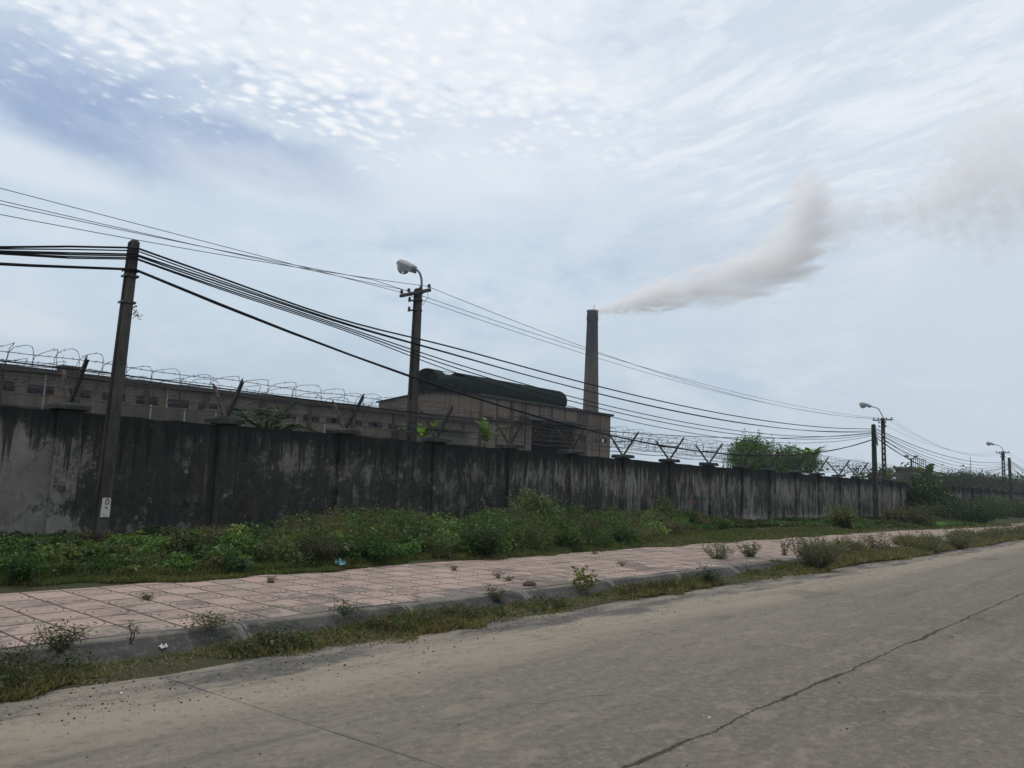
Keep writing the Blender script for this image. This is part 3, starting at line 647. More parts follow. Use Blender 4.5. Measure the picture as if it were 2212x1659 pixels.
# lamp posts stand inside the yard
YLP = 17.
M_LAMP = simple('grey_painted_steel', (.27, .28, .29), (.19, .20, .21), 7., .45, .1, spec=.5)
M_ARM = simple('galvanised_pipe', (.17, .18, .19), (.10, .105, .11), 8., .5, .1, metal=.4)
def mat_bowl():
    mt, k = material('frosted_bowl'); p = finish(k, (.40, .41, .41, 1), .3, spec=.4); p.inputs['Transmission Weight'].default_value = .45; return mt
M_BOWL = mat_bowl()
def insulator(mb, x, y, z, s=1.): mb.lathe((x, y, z), [(.012*s, -.02), (.012*s, .03), (.045*s, .035), (.05*s, .06), (.028*s, .075), (.042*s, .09), (.036*s, .12), (.014*s, .14)], 8)
def lamp_post(x, label, ztop, kind, wid):
    y = YLP; t = thing('lamp_post', (x, y, .25), label, 'lamp post')
    h_pole(t, ztop-.25, wid+.06, wid*.92, wid+.10, wid, holes=14 if kind else 11, first=.7, solid_top=.9 if kind else 1.6)
    mb = MB(); mb.bar((x-wid*.5-.05, y-.68, ztop-.13), (x-wid*.5-.05, y+.62, ztop-.13), .07, .085); mb.bar((x-wid*.5-.02, y-.1, ztop-.10), (x+wid*.5+.02, y-.1, ztop-.10), .03)
    ca = mb.build('crossarm', M_DARKM, t)
    for yy in (-.62, -.27, .25, .57):
        mb = MB(); insulator(mb, x-wid*.5-.05, y+yy, ztop-.085, 1.15); mb.build('insulator', M_PORC, ca)
    for zz in (.33, .62):
        mb = MB(); mb.bar((x-wid*.5-.03, y-.26, ztop-zz), (x-wid*.5-.03, y+.26, ztop-zz), .045, .035); mb.box((x-wid*.55, y-wid*.55, ztop-zz-.02), (x+wid*.55, y+wid*.55, ztop-zz+.02))
        mb.build('clamp', M_DARKM, t)
        for yy in (-.22, .22):
            mb = MB(); insulator(mb, x-wid*.5-.03, y+yy, ztop-zz-.01, .95); mb.build('insulator', M_PORC, t)
    ys = y-.13
    if kind == 0:   # goose-neck pipe
        pts = [(x, ys, ztop-.6), (x, ys, ztop+.16)]+[(x, ys+.46*(1-math.cos(a)), ztop+.16+.52*math.sin(a)) for a in np.linspace(.15, 1.35, 9)]
    elif kind == 1:
        pts = [(x, ys, ztop-.5), (x, ys+.05, ztop-.05), (x, ys+.36, ztop+.62), (x, ys+.46, ztop+.72), (x, ys+.95, ztop+.90)]
    else:
        pts = [(x, ys, ztop-.5), (x, ys+.04, ztop), (x, ys+.14, ztop+.35), (x, ys+.32, ztop+.58), (x, ys+.62, ztop+.72), (x, ys+.95, ztop+.80)]
    mb = MB(); mb.tube(pts, .034 if kind == 0 else .032, 8); mb.build('lamp_arm', M_ARM, t, smooth=True)
    # lantern: lofted shell and glass bowl
    p = Vector(pts[-1]); d = (Vector(pts[-1])-Vector(pts[-2])).normalized()
    if kind == 0: d = Vector((0, 1, .42)).normalized()
    else: d = Vector((0, 1, .30)).normalized()
    n = Vector((0, -d.z, d.y)); sx = Vector((1.25, 0, 0)); n = n*1.25
    secs = [(0, .075, .055, -.075), (.05, .11, .075, -.10), (.18, .135, .09, -.10), (.26, .15, .10, -.055), (.45, .175, .115, -.05), (.62, .165, .11, -.045), (.74, .11, .075, -.035), (.78, .05, .03, -.02)]
    mb = MB(); vs = []
    for s_, w, up, dn in secs:
        for a, b in ((-1, dn), (-1, up*.35), (-.62, up*.9), (0, up*1.05), (.62, up*.9), (1, up*.35), (1, dn)): vs.append(p+d*(s_-.03)+sx*w*a+n*b)
    m7 = len(secs); fs = [(i*7+j, i*7+j+1, i*7+8+j, i*7+7+j) for i in range(m7-1) for j in range(6)]+[(i*7+6, i*7, i*7+7, i*7+13) for i in range(m7-1)]+[tuple(range(6, -1, -1)), tuple((m7-1)*7+j for j in range(7))]
    mb.add(vs, fs); hd = mb.build('lantern', M_LAMP, t)
    mb = MB(); vs = []; nu, nv = 10, 5
    c = p+d*.49-n*.05
    for i in range(nv+1):
        a = math.pi/2*i/nv
        for j in range(nu):
            b = 2*math.pi*j/nu; vs.append(c+d*.235*math.cos(a)*math.cos(b)+sx*.145*math.cos(a)*math.sin(b)-n*.175*math.sin(a))
    mb.add(vs, [(i*nu+j, i*nu+(j+1) % nu, i*nu+nu+(j+1) % nu, i*nu+nu+j) for i in range(nv) for j in range(nu)]); mb.build('bowl', M_BOWL, hd, smooth=True)
    mb = MB(); mb.box(tuple(p+d*.70-n*.06-sx*.03-Vector((0, .01, .01))), tuple(p+d*.70-n*.06+sx*.03+Vector((0, .05, .03)))); mb.build('latch', M_DARKM, hd)
    return t
zl = 7.2
xl = [float(at(903, 640, YLP)[0]), float(at(1907, 905, YLP)[0]), float(at(2166, 977, YLP)[0])]
lamp_post(xl[0], 'nearest lamp post, stout dark concrete with a goose-neck arm, rising behind the wall', zl, 0, .19)
lamp_post(xl[1], 'ladder-like pierced lamp post with an angled arm next to the right-hand cable pole', zl-.02, 1, .21)
lamp_post(xl[2], 'most distant lamp post with a small curved arm, above the far trees', zl-.05, 2, .27)

# ------------------------------------------------------------------ overhead lines
M_CABLE = simple('black_cable_sheath', (.010, .011, .014), (.02, .02, .024), 6., .7, .1, spec=.08)
M_LINE = simple('bare_conductor', (.075, .075, .085), (.05, .05, .06), 6., .5, .05)
def line(name, spans, rad, mat, label, cat, group=None, n=26, twist=0.):
    """spans: list of (A, B, sag); one continuous wire"""
    mb = MB(); pts = []
    for A, B, sag in spans:
        A, B = Vector(A), Vector(B)
        for i in range(n+(1 if (A, B, sag) == spans[-1] else 0)):
            u = i/n; q = A.lerp(B, u); q.z -= 4*sag*u*(1-u); pts.append(q)
    rs = [rad*(1+twist*math.sin(i*1.9)) for i in range(len(pts))]
    mb.tube(pts, rs, 6); return tag(mb.build(name, mat, smooth=True), label, cat, group)
def spans_at(zs, sags, yoff, xs):
    P = [Vector((x, YP+yoff, z)) for x, z in zip(xs, zs)]; return [(P[i], P[i+1], sags[i]) for i in range(len(P)-1)]
zA = lambda y: float(at(297, y, YP)[2])
zBp = lambda y: float(at(1882, y, YP)[2])
G = 'cables of the bundle between the concrete poles'
bundle = [(540, 925, .84, 0., .018), (547, 928, 1.02, -.05, .012), (554, 931, .93, .05, .015), (559, 933, 1.22, -.08, .013), (562, 936, 1.30, .08, .013), (567, 938, 1.46, -.11, .011)]
bz = []
for i, (ya, yb, sg, yo, rd) in enumerate(bundle):
    a, b = zA(ya), zBp(yb)
    bz.append(spans_at([a+.12-.09*i, a, b, b-.02, b-.1], [2.15+.05*i, sg, .75+.17*i, .9], -.13+yo*.4, poles_x))
def sagz(sp, x):
    for A, B, sg in sp:
        if A.x <= x <= B.x: u = (x-A.x)/(B.x-A.x); return A.z+(B.z-A.z)*u-4*sg*u*(1-u)
    return sp[-1][1].z
for i, (ya, yb, sg, yo, rd) in enumerate(bundle):       # the cables are tied together a few metres either side of the pole
    mb = MB(); pts = []
    for x in np.concatenate([np.linspace(poles_x[0], poles_x[1], 40), np.linspace(poles_x[1], poles_x[2], 60)[1:], np.linspace(poles_x[2], poles_x[4], 60)[1:]]):
        zz = [sagz(q, x) for q in bz]; w = .80*math.exp(-((x-8.9)/2.3)**2) if x > XLT else .78*math.exp(-((x-1.9)/1.9)**2)
        z = zz[i]*(1-w)+w*(sum(zz)/len(zz)+.025*(2.5-i)*math.cos((x-8.9)*.55)); pts.append((x, bz[i][0][0].y*(1-w)+w*(YP-.13), z))
    mb.tube(pts, rd, 6); tag(mb.build('utility_cable', M_CABLE, smooth=True), 'black cable in the bundle of cables strung between the concrete poles', 'cable', G)
a, b = zA(588), zBp(945)
line('utility_cable', spans_at([a+.13, a, b, b, b-.1], [2.0, 1.87, 1.62, 1.5], -.14, poles_x), .026, M_CABLE, 'thickest black cable, slung lowest, from under the bundle on the left pole', 'cable', twist=.15)
a = 3.24
line('utility_cable', spans_at([float(at(0, 782, YP)[2])+.02, a, zBp(931)-.06, zBp(931)-.3, zBp(931)-.3], [.02, .62, 1.2, 1.2], .13, [float(at(0, 782, YP)[0])-9, xL, xR, xF, xF+39]), .013, M_CABLE,
     'thin straight black cable running just above the long roof and dipping to the right pole', 'cable')
G2 = 'bare power lines on the lamp posts'
lx = [xl[0]-43.6, xl[0], xl[1], xl[2], xl[2]+42]
offs = [(.57, .0), (.25, .0), (-.27, .0), (-.62, .0)]
for i, (yo, dz) in enumerate(offs):
    z = zl-.03; sg = [.08, .55, .85, 1.25][i]
    P = [Vector((x-(.2 if 0 < q < 4 else 0), YLP+yo, z+[0, 0, -.02, -.05, -.1][q])) for q, x in enumerate(lx)]
    sp = [(P[0], P[1], sg), (P[1], P[2], .72+.1*i), (P[2], P[3], 1.0+.12*i), (P[3], P[4], 1.)]
    if i in (1, 2): sp = [sp[0]] if i == 1 else [sp[0], (Vector((P[1][0], P[1][1], P[1][2]-.2)), P[2], .66), sp[2], sp[3]]
    line('power_line', sp, .008, M_LINE, 'thin bare power line strung along the crossarms of the lamp posts', 'power line', G2)
P = [Vector((lx[1], YLP-.22, zl-.4)), Vector((lx[2], YLP-.22, zl-.42))]
mb = MB(); mb.tube([(xl[0]-.2, YLP-.62, zl-.1), (xl[0]-.2, YLP-.66, zl-.35), (xl[0]-.2, YLP-.45, zl-.55), (xl[0]-.2, YLP-.24, zl-.45)], .007, 5)
tag(mb.build('jumper_wire', M_LINE), 'short looped jumper wire hanging under the crossarm of the nearest lamp post', 'wire')

# ------------------------------------------------------------------ factory buildings
def mat_render(name, c1, c2, seam=None, rust=.35):
    mt, k = material(name); p = k.geo(); x, y, z = k.xyz(p)
    n = k.noise(p, .35, 6., .65); st = k.noise(k.mapv(p, (1.3, 1.3, .10)), 1.6, 6., .65); f = k.noise(p, 6., 5., .7); b = k.noise(k.mapv(p, (1, 1, .3)), .9, 5., .6)
    c = k.mix(k.step(n, .3, .7), c1+(1,), c2+(1,))
    c = k.mix(k.mul(k.step(st, .48, .70), .65), c, (.055, .050, .046, 1))
    c = k.mix(k.mul(k.step(b, .54, .68), rust), c, (.17, .105, .06, 1))
    c = k.mix(k.mul(k.step(f, .55, .75), .35), c, (.09, .085, .078, 1))
    finish(k, c, .92, f, .4, .03, .15); return mt
M_FACT = mat_render('dusty_render', (.165, .136, .108), (.118, .100, .083))
M_FACT2 = mat_render('hall_render', (.178, .140, .109), (.135, .108, .087), rust=.30)
M_STAIN = mat_render('stained_yard_wall', (.125, .116, .098), (.075, .072, .064), rust=.15)
M_TRIM = simple('dark_eave', (.034, .031, .031), (.055, .046, .040), 1.5, .9, .2)
M_PANE = simple('dusty_pane', (.010, .011, .017), (.020, .020, .028), 1.3, .6, .05, spec=.2)
M_SHUT = simple('grey_louvre', (.026, .028, .038), (.017, .018, .025), 3., .7, .2)
M_BLACK = simple('shade_black', (.018, .019, .025), (.03, .03, .036), 2., .9)  # near-black colour paints in the shade of the loading bay and canopy
M_PILL = simple('stained_pilaster', (.075, .057, .043), (.048, .038, .032), 1.2, .9, .3, stretch=(1, 1, .15))
M_TIN = simple('rusty_tin', (.10, .072, .06), (.062, .055, .055), 2., .8, .3)
M_PURPLE = simple('bare_brick_patch', (.080, .055, .052), (.06, .045, .043), 5., .9, .3)
M_WHITE = simple('pale_pipe', (.30, .29, .27), (.20, .19, .17), 6., .7, .1)
def rxz(x0, y0, x1, y1, Y):
    a, b = at(x0, y0, Y), at(x1, y1, Y); return float(min(a[0], b[0])), float(max(a[0], b[0])), float(min(a[2], b[2])), float(max(a[2], b[2]))
def window(parent, h, Y, mat, bars=2, depth=.12, broken=None):
    a, b, c, d = h; mb = MB(); w = .045
    mb.box((a+.002, Y+depth-.05, c+.002), (b-.002, Y+depth, c+w)); mb.box((a+.002, Y+depth-.05, d-w), (b-.002, Y+depth, d-.002))
    mb.box((a+.002, Y+depth-.05, c+w), (a+w, Y+depth, d-w)); mb.box((b-w, Y+depth-.05, c+w), (b-.002, Y+depth, d-w))
    for i in range(1, bars+1):
        x = a+(b-a)*i/(bars+1); mb.box((x-.018, Y+depth-.045, c+w), (x+.018, Y+depth-.005, d-w))
    o = mb.build('window', M_TRIM, parent)
    mb = MB()
    if broken:
        mb.box((a+w, Y+depth-.03, c+w), (a+(b-a)*broken[0], Y+depth-.02, d-w)); mb.build('pane', mat, o); mb = MB(); mb.box((a+(b-a)*broken[1], Y+depth-.03, c+w), (b-w, Y+depth-.02, d-w))
    else: mb.box((a+w, Y+depth-.03, c+w), (b-w, Y+depth-.02, d-w))
    mb.build('pane', mat, o); return o
# long low workshop
YB = 45.; XH0, XH1 = 46.76, 65.76
ZL = 6.72
lb = thing('factory_building', (10, YB, .25), 'long low workshop with a strip of small dark windows beyond the barbed wire', 'factory')
top = [rxz(*q, YB) for q in ((2, 823, 33, 843), (60, 830, 116, 851), (143, 842, 199, 856))]
x0s = 13.45; pit = (top[2][0]-top[1][0]); holes = []; kinds = []
zc0, zc1 = 5.52, 6.0
i = -14
while True:
    a = top[1][0]+i*pit
    if a > 41: break
    if a+1.25 < 25.5 and i != 99: holes.append((a, a+1.25, zc0, zc1)); kinds.append('w')
    elif a < 41: holes.append((a, a+1.3, zc0-.02, zc1-.12)); kinds.append('s')
    i += 1
low = [rxz(x0, y0, x1, y1, YB) for x0, y0, x1, y1 in ((640, 925, 664, 940), (676, 928, 712, 938), (728, 932, 752, 942))]
low = [(a, b, 3.35, 3.95) for a, b, c, d in low]
mb = MB(); mb.wall(-30, XH0-.01, -.1, ZL, YB, .25, holes+low); mb.quad((-30, YB+.25, -.1), (-30, YB+13, -.1), (-30, YB+13, ZL), (-30, YB+.25, ZL)); mb.quad((-30, YB+13, -.1), (XH0, YB+13, -.1), (XH0, YB+13, ZL), (-30, YB+13, ZL))
mb.build('facade', M_FACT, lb)
for h, kd in zip(holes, kinds):
    if h[1] < 9: continue
    window(lb, h, YB, M_PANE if kd == 'w' else M_SHUT, 3 if kd == 'w' else 2, broken=None if kd == 'w' else (.42, .66))
for h in low: window(lb, h, YB, M_SHUT, 1, broken=(.5, .72) if h is low[1] else None)
mb = MB(); mb.quad((-30.3, YB-.35, ZL+.02), (XH0-.02, YB-.35, ZL+.02), (XH0-.02, YB+6.5, ZL+.9), (-30.3, YB+6.5, ZL+.9)); mb.quad((-30.3, YB+6.5, ZL+.9), (XH0-.02, YB+6.5, ZL+.9), (XH0-.02, YB+13.3, ZL+.02), (-30.3, YB+13.3, ZL+.02))
for a in np.arange(-30.3, XH0-.3, 2.9): mb.box((a, YB-.36, ZL-.10+.012*math.sin(a*3)), (min(a+2.9, XH0-.02), YB-.02, ZL+.13+.016*math.sin(a*2.3)))
mb.build('roof', M_TRIM, lb)
mb = MB()
for a in np.arange(12.05, 46, 3.63): mb.box((a, YB-.09, -.1), (a+.30, YB-.002, ZL-.11))
mb.build('pilaster_row', M_PILL, lb)['kind'] = 'stuff'
mb = MB(); mb.box((-30, YB-.06, 4.75), (XH0-.02, YB-.003, 4.86)); mb.build('string_course', M_TRIM, lb)
mb = MB()
for a in (14.2, 20.6): mb.tube([(a, YB-.14, 3), (a, YB-.14, 6.6)], .045, 6)
mb.build('drainpipe', M_WHITE, lb)['kind'] = 'stuff'
mb = MB(); mb.box((15.1, YB+.2, ZL+.13), (15.9, YB+1.2, ZL+.42)); mb.box((15.0, YB+.1, ZL+.42), (16., YB+1.3, ZL+.5)); mb.build('roof_vent', M_TRIM, lb)

# tall hall with the big green roof ventilator
hl = thing('factory_hall', (XH0, YB, .25), 'tall gabled hall with a black loading bay, carrying the green barrel roof ventilator', 'factory hall')
ZE, YBK, ZR = 9.04, 58.2, 9.66; YM = (YB+YBK)/2
bay = rxz(1149, 912, 1241, 981, YB); bay = (bay[0], bay[1], -.1, 7.62)
hw = [rxz(x0, y0, x1, y1, YB) for x0, y0, x1, y1 in ((1044, 903, 1065, 917), (1075, 908, 1099, 921), (1108, 911, 1131, 924), (1301, 937, 1310, 944), (1253, 926, 1266, 942), (1285, 936, 1291, 943))]
hz0 = [6.75, 6.75, 6.75, 6.2, 6.0, 6.1]; hz1 = [7.35, 7.35, 7.3, 6.62, 6.75, 6.5]
hw = [(a, b, p, q) for (a, b, c, d), p, q in zip(hw, hz0, hz1)]
see = [(hw[3][0], hw[3][1], 4.55, 4.72)]
mb = MB(); mb.wall(XH0, XH1, -.1, ZE, YB, .3, [bay]+hw+see)
for X, s_ in ((XH0, 1), (XH1, -1)):
    if s_ == 1: mb.quad((X, YB+.3, -.1), (X, YBK, -.1), (X, YBK, ZE), (X, YM, ZR), (X, YB, ZE), (X, YB+.3, ZE-.01))
    else:     # the right gable has openings that let daylight through the corner windows
        for y0, y1, z0, z1 in ((YB+.3, YB+1.2, -.1, 4.3), (YB+.3, YB+1.2, 7.0, ZE), (YB+3.4, YBK, -.1, ZE), (YB+1.2, YB+3.4, -.1, 4.3), (YB+1.2, YB+3.4, 7., ZE), (YB+.3, YB+1.2, 4.9, 5.8)): mb.quad((X, y0, z0), (X, y1, z0), (X, y1, z1), (X, y0, z1))
        mb.quad((X, YB, ZE), (X, YBK, ZE), (X, YM, ZR))
mb.quad((XH0, YBK, -.1), (XH1, YBK, -.1), (XH1, YBK, ZE), (XH0, YBK, ZE)); mb.build('facade', M_FACT2, hl)
mb = MB()
mb.quad((XH0-.25, YB-.25, ZE+.02), (XH1+.25, YB-.25, ZE+.02), (XH1+.25, YM, ZR+.04), (XH0-.25, YM, ZR+.04)); mb.quad((XH0-.25, YM, ZR+.04), (XH1+.25, YM, ZR+.04), (XH1+.25, YBK+.25, ZE+.02), (XH0-.25, YBK+.25, ZE+.02))
for a in np.arange(XH0-.25, XH1, 3.2): mb.box((a, YB-.26, ZE-.09+.015*math.sin(a*2)), (min(a+3.2, XH1+.25), YB-.02, ZE+.10+.02*math.sin(a)))
mb.bar((XH0-.1, YB-.2, ZE+.03), (XH0-.1, YM, ZR+.02), .22, .09); mb.bar((XH0-.1, YM, ZR+.02), (XH0-.1, YBK+.2, ZE+.03), .22, .09)
mb.build('roof', M_TRIM, hl)
for (px, w) in ((1038, .32), (1073, .10), (1105, .42), (1135, .12), (1165, .12), (1192, .16), (1220, .05), (1296, .06)):
    X = float(at(px, 900, YB)[0]); zt = ZE-.1; zb2 = -.1 if not bay[0] < X < bay[1] else 7.5
    mb = MB(); mb.box((X-w/2, YB-.07, zb2), (X+w/2, YB-.002, zt)); mb.build('pilaster', M_PILL if w > .2 else M_TRIM, hl)
for h in hw[:3]: window(hl, h, YB, M_SHUT, 2)
for h in hw[4:]: window(hl, h, YB, M_PANE, 1)
window(hl, hw[3], YB, M_PANE, 1, broken=(.12, .9))
# loading bay: deep recess and tin canopy, shade painted in near-black; patched masonry
mb = MB(); a, b = bay[0]-1.2, bay[1]+.6
mb.quad((a, YB+8, -.1), (b, YB+8, -.1), (b, YB+8, 8.2), (a, YB+8, 8.2)); mb.quad((a, YB+.3, -.1), (a, YB+8, -.1), (a, YB+8, 8.2), (a, YB+.3, 8.2)); mb.quad((b, YB+.3, -.1), (b, YB+8, -.1), (b, YB+8, 8.2), (b, YB+.3, 8.2)); mb.quad((a, YB+.3, 8.2), (b, YB+.3, 8.2), (b, YB+8, 8.2), (a, YB+8, 8.2))
mb.build('loading_bay', M_BLACK, hl)
p0, p1, p2 = at(1145, 904, YB-1.2), at(1225, 910, YB-1.2), at(1280, 920, YB-1.2)
mb = MB()
for u, v in ((p0, p1), (p1, p2)):
    mb.add([(u[0], YB-1.3, u[2]-.10), (v[0], YB-1.3, v[2]-.10), (v[0], YB-.003, v[2]+.22), (u[0], YB-.003, u[2]+.22), (u[0], YB-1.3, u[2]-.03), (v[0], YB-1.3, v[2]-.03), (v[0], YB-.003, v[2]+.3), (u[0], YB-.003, u[2]+.3)],
           [(0, 3, 2, 1), (4, 5, 6, 7), (0, 1, 5, 4), (1, 2, 6, 5), (2, 3, 7, 6), (3, 0, 4, 7)])
mb.build('canopy', M_BLACK, hl)
q = rxz(1247, 890, 1271, 930, YB); mb = MB(); mb.box((q[0], YB-.03, 7.62), (q[1], YB-.002, 8.85)); mb.build('brick_patch', M_PURPLE, hl)
q = rxz(1242, 925, 1268, 940, YB); mb = MB(); mb.box((q[0], YB-.05, .0), (q[1], YB-.003, 5.9)); mb.build('plaster_panel', M_PURPLE, hl)
# lean-to between workshop and hall
sh = thing('lean_to_shed', (43, YB-2.5, .25), 'low dark-roofed lean-to shed against the foot of the tall hall', 'shed')
mb = MB(); A, B = at(905, 921, YB-2.5), at(1014, 934, YB-2.5); mb.box((A[0], YB-2.4, 0), (B[0], YB-.3, A[2]-.2)); mb.build('shed_wall', M_STAIN, sh)
mb = MB(); mb.bar((A[0]-.2, YB-1.5, A[2]-.05), (B[0]+.2, YB-1.5, A[2]-.05), 2.5, .10); mb.build('shed_roof', M_TRIM, sh)
# green barrel ventilator
M_VENT = simple('green_sheet_metal', (.008, .014, .013), (.017, .025, .022), 1.2, .9, .1, spec=.06)
vt = thing('roof_ventilator', (54, YM, ZR), 'huge dark green ribbed barrel ventilator, its left end torn open, lying along the hall roof', 'ventilator')
XV0, XV1, XV2 = 46.5, 50.2, 65.0; zc, rv = 10.62, 1.18
mb = MB(); NR, NA = 64, 22
def vring(x, rr, open_=False):
    return [(x, YM+1.32*rr*math.cos(a), zc+rr*math.sin(a)) for a in np.linspace(math.radians(-78), math.radians(258), NA)]
xs = np.linspace(XV1, XV2, NR); rings = []
for i, x in enumerate(xs): rings += [vring(x, rv), vring(x+.06, rv+.035), vring(x+.12, rv)]
vs = [v for r_ in rings for v in r_]; fs = [(i*NA+j, i*NA+j+1, i*NA+NA+j+1, i*NA+NA+j) for i in range(len(rings)-1) for j in range(NA-1)]
n0 = len(vs); vs += [(x, y, zc+(z-zc)*.96) for x, y, z in vring(xs[0]+.01, rv*.96)]+[(x, y, zc+(z-zc)*.96) for x, y, z in vring(xs[-1], rv*.96)]
fs += [(n0+j, n0+NA+j, n0+NA+j+1, n0+j+1) for j in range(NA-1)]; mb.add(vs, fs)
e = vring(xs[-1]+.13, rv); mb.add(e, [tuple(range(NA))]); mb.build('barrel', M_VENT, vt)
# torn end: one full hoop of sheet at the very end, then a stretch whose crown is missing
def shell(name, xs, full):
    mb = MB(); vs = []; fs = []
    for x in xs:
        for a in np.linspace(math.radians(-78), math.radians(258), NA): vs.append((x, YM+1.32*rv*math.cos(a), zc+rv*.97*math.sin(a)))
    for i in range(len(xs)-1):
        for j in range(NA-1):
            a = -78+336*(j+.5)/(NA-1)
            if not full and -70 < a-90 < 52: continue
            fs.append((i*NA+j, i*NA+j+1, i*NA+NA+j+1, i*NA+NA+j))
    mb.add(vs, fs); o = mb.build(name, M_VENT, vt); md = o.modifiers.new('thick', 'SOLIDIFY'); md.thickness = .05
mb = MB(); mb.add([(XV0+1.13, YM+1.32*rv*.97*math.cos(a), zc+rv*.94*math.sin(a)) for a in np.linspace(math.radians(-78), math.radians(258), NA)], [tuple(range(NA))]); mb.build('bulkhead', M_VENT, vt)
shell('end_hoop', np.linspace(XV0, XV0+1.15, 5), True); shell('torn_end', np.linspace(XV0+1.152, XV1-.01, 9), False)
mb = MB(); mb.tube([(XV0+1.1, YM-.6, zc+1.0), (XV1+.1, YM-.5, zc+1.08)], .03, 5); mb.build('stay_rod', M_DARKM, vt)
mb = MB(); mb.tube([(XV0+1.1, YM-.75, zc+.86), (XV1+.1, YM-.95, zc+.62)], .025, 5); mb.build('stay_rod', M_DARKM, vt)
mb = MB()
for x in np.arange(XV0+.5, XV2, 1.8): mb.box((x, YM-.9, ZR-.35), (x+.2, YM+.9, zc-rv*.9))
mb.build('cradle', M_TRIM, vt)

# chimney
M_CHIM = mat_render('chimney_brick', (.215, .182, .155), (.165, .142, .125), rust=.12)
def mat_chim():
    mt, k = material('sooty_chimney'); p = k.geo(); x, y, z = k.xyz(p)
    n = k.noise(k.mapv(p, (1, 1, .12)), .9, 6., .6); f = k.noise(p, 3., 5., .7)
    c = k.mix(k.step(n, .35, .65), (.115, .094, .078, 1), (.082, .070, .062, 1))
    c = k.mix(k.step(k.add(z, k.mul(k.sub(n, .5), 8)), 20, 30.5), c, (.036, .037, .042, 1))
    br = k.math('FLOORED_MODULO', z, 1.05); c = k.mix(k.mul(k.step(br, .08, .03), .22), c, (.07, .06, .055, 1))
    finish(k, c, .92, f, .3, .03, .15); return mt
cx, cy = float(at(1279.5, 700, 80.)[0]), 80.
ch = thing('factory_chimney', (cx, cy, .25), 'tall tapering brick smokestack with a dark collar, smoking behind the hall', 'chimney')
mb = MB(); mb.lathe((cx, cy, 0), [(1.78, 0.), (1.56, 10.), (1.26, 20.), (.95, 30.9)], 8, .28); mb.build('shaft', mat_chim(), ch)
for j in range(8):
    a = .28+j*math.pi/4; mb = MB(); mb.bar((cx+1.76*math.cos(a), cy+1.76*math.sin(a), .3), (cx+.96*math.cos(a), cy+.96*math.sin(a), 30.9), .10, .10); mb.build('corner_rib', M_PILL, ch)
mb = MB(); mb.lathe((cx, cy, 30.9), [(.99, 0), (1.04, .2), (1.04, .8), (.99, 1.0), (.99, 1.7)], 16, .1); mb.build('collar', M_TRIM, ch)
mb = MB(); mb.lathe((cx, cy, 32.61), [(1.02, 0), (1.07, .08), (1.07, .20), (.82, .24)], 16, .1); mb.build('rim', M_LAMP, ch)
mb = MB(); mb.tube([(cx-.4, cy-.6, 32.8), (cx-.4, cy-.6, 33.7)], .05, 5); mb.build('lightning_rod', M_DARKM, ch)
# inner yard wall with pale posts
YI = 30.
iw = thing('yard_wall', (10, YI, .25), 'streaked inner yard wall with thin pale posts seen through the wire in front of the long workshop', 'wall')
mb = MB(); X0 = float(at(206, 862, YI)[0]); xs = np.arange(X0, 25.5, .6); r = np.random.default_rng(8)
zz = 4.16+r.normal(size=len(xs))*.02+np.where((xs-X0) % 4.1 < .65, .13, 0)
for i in range(len(xs)-1): mb.box((xs[i], YI+.003*(i % 2), 0), (xs[i+1]-.002, YI+.25, zz[i]-(.55 if xs[i] > 17.2 else 0)))
mb.build('wall_panel', M_STAIN, iw)
for px in (322, 396, 463, 523, 585, 640, 700):
    X = float(at(px, 890, YI)[0]); mb = MB(); mb.tube([(X, YI-.12, 3.0), (X, YI-.12, 4.22)], .032, 6); mb.build('post', M_WHITE, iw)
# small concrete house beyond the far end of the wall
YF = 26.
def px_(X, Y, z=3.):
    v = np.array([X, Y, z])-CP; return W/2+F*v.dot(RX)/v.dot(fw)
fb = list(rxz(1974, 1014, 1996, 1050, YF)); YF2 = YF
while px_(fb[0], YF2) > 1936: YF2 += .1
fh = thing('flat_roofed_house', (fb[0], YF, .25), 'small grey flat-roofed block with a roof railing beyond the far wall end', 'building')
mb = MB(); mb.box((fb[0], YF, 0), (fb[1], YF2, fb[3])); mb.box((fb[0]-.2, YF-.2, fb[3]+.003), (fb[1]+.2, YF2+.2, fb[3]+.25)); mb.build('wall', M_STAIN, fh)
mb = MB(); z0 = fb[3]+.25
for x in np.linspace(fb[0], fb[1]+1, 7): mb.tube([(x, YF, z0), (x, YF, z0+1.1)], .035, 5)
mb.tube([(fb[0], YF, z0+1.1), (fb[1]+1, YF, z0+1.1)], .035, 5); mb.tube([(fb[0], YF, z0+.55), (fb[1]+1, YF, z0+.55)], .03, 5); mb.build('railing', M_DARKM, fh)
px = at(1969, 1010, 40.)
fl = thing('floodlight_mast', (px[0], 40., .25), 'slim twin-headed mast standing far off behind the small flat-roofed block', 'mast')
zt = float(at(1969, 990, 40.)[2]); mb = MB(); mb.tube([(px[0], 40., 0), (px[0], 40., zt)], [.26, .18], 8); mb.build('mast', M_POLE, fl)
for s_ in (-1, 1):
    mb = MB(); mb.bar((px[0], 40., zt-.3), (px[0]+s_*.5, 40.+s_*-.6, zt+.25), .10); mb.box((px[0]+s_*.65-.28, 40-s_*.6-.3, zt+.2), (px[0]+s_*.65+.28, 40-s_*.6+.3, zt+.5)); mb.build('lamp_head', M_DARKM, fl)
mb = MB(); p_ = at(2098, 1030, 60.); zt2 = float(at(2092, 987, 60.)[2]); mb.tube([(p_[0], 60., 0), (p_[0]-.3, 60., zt2)], [.2, .07], 6); mb.box((p_[0]-1.1, 59.95, zt2-.12), (p_[0]+.3, 60.05, zt2-.02))
tag(mb.build('radio_mast', M_POLE), 'thin slanting mast far away above the distant trees', 'mast')

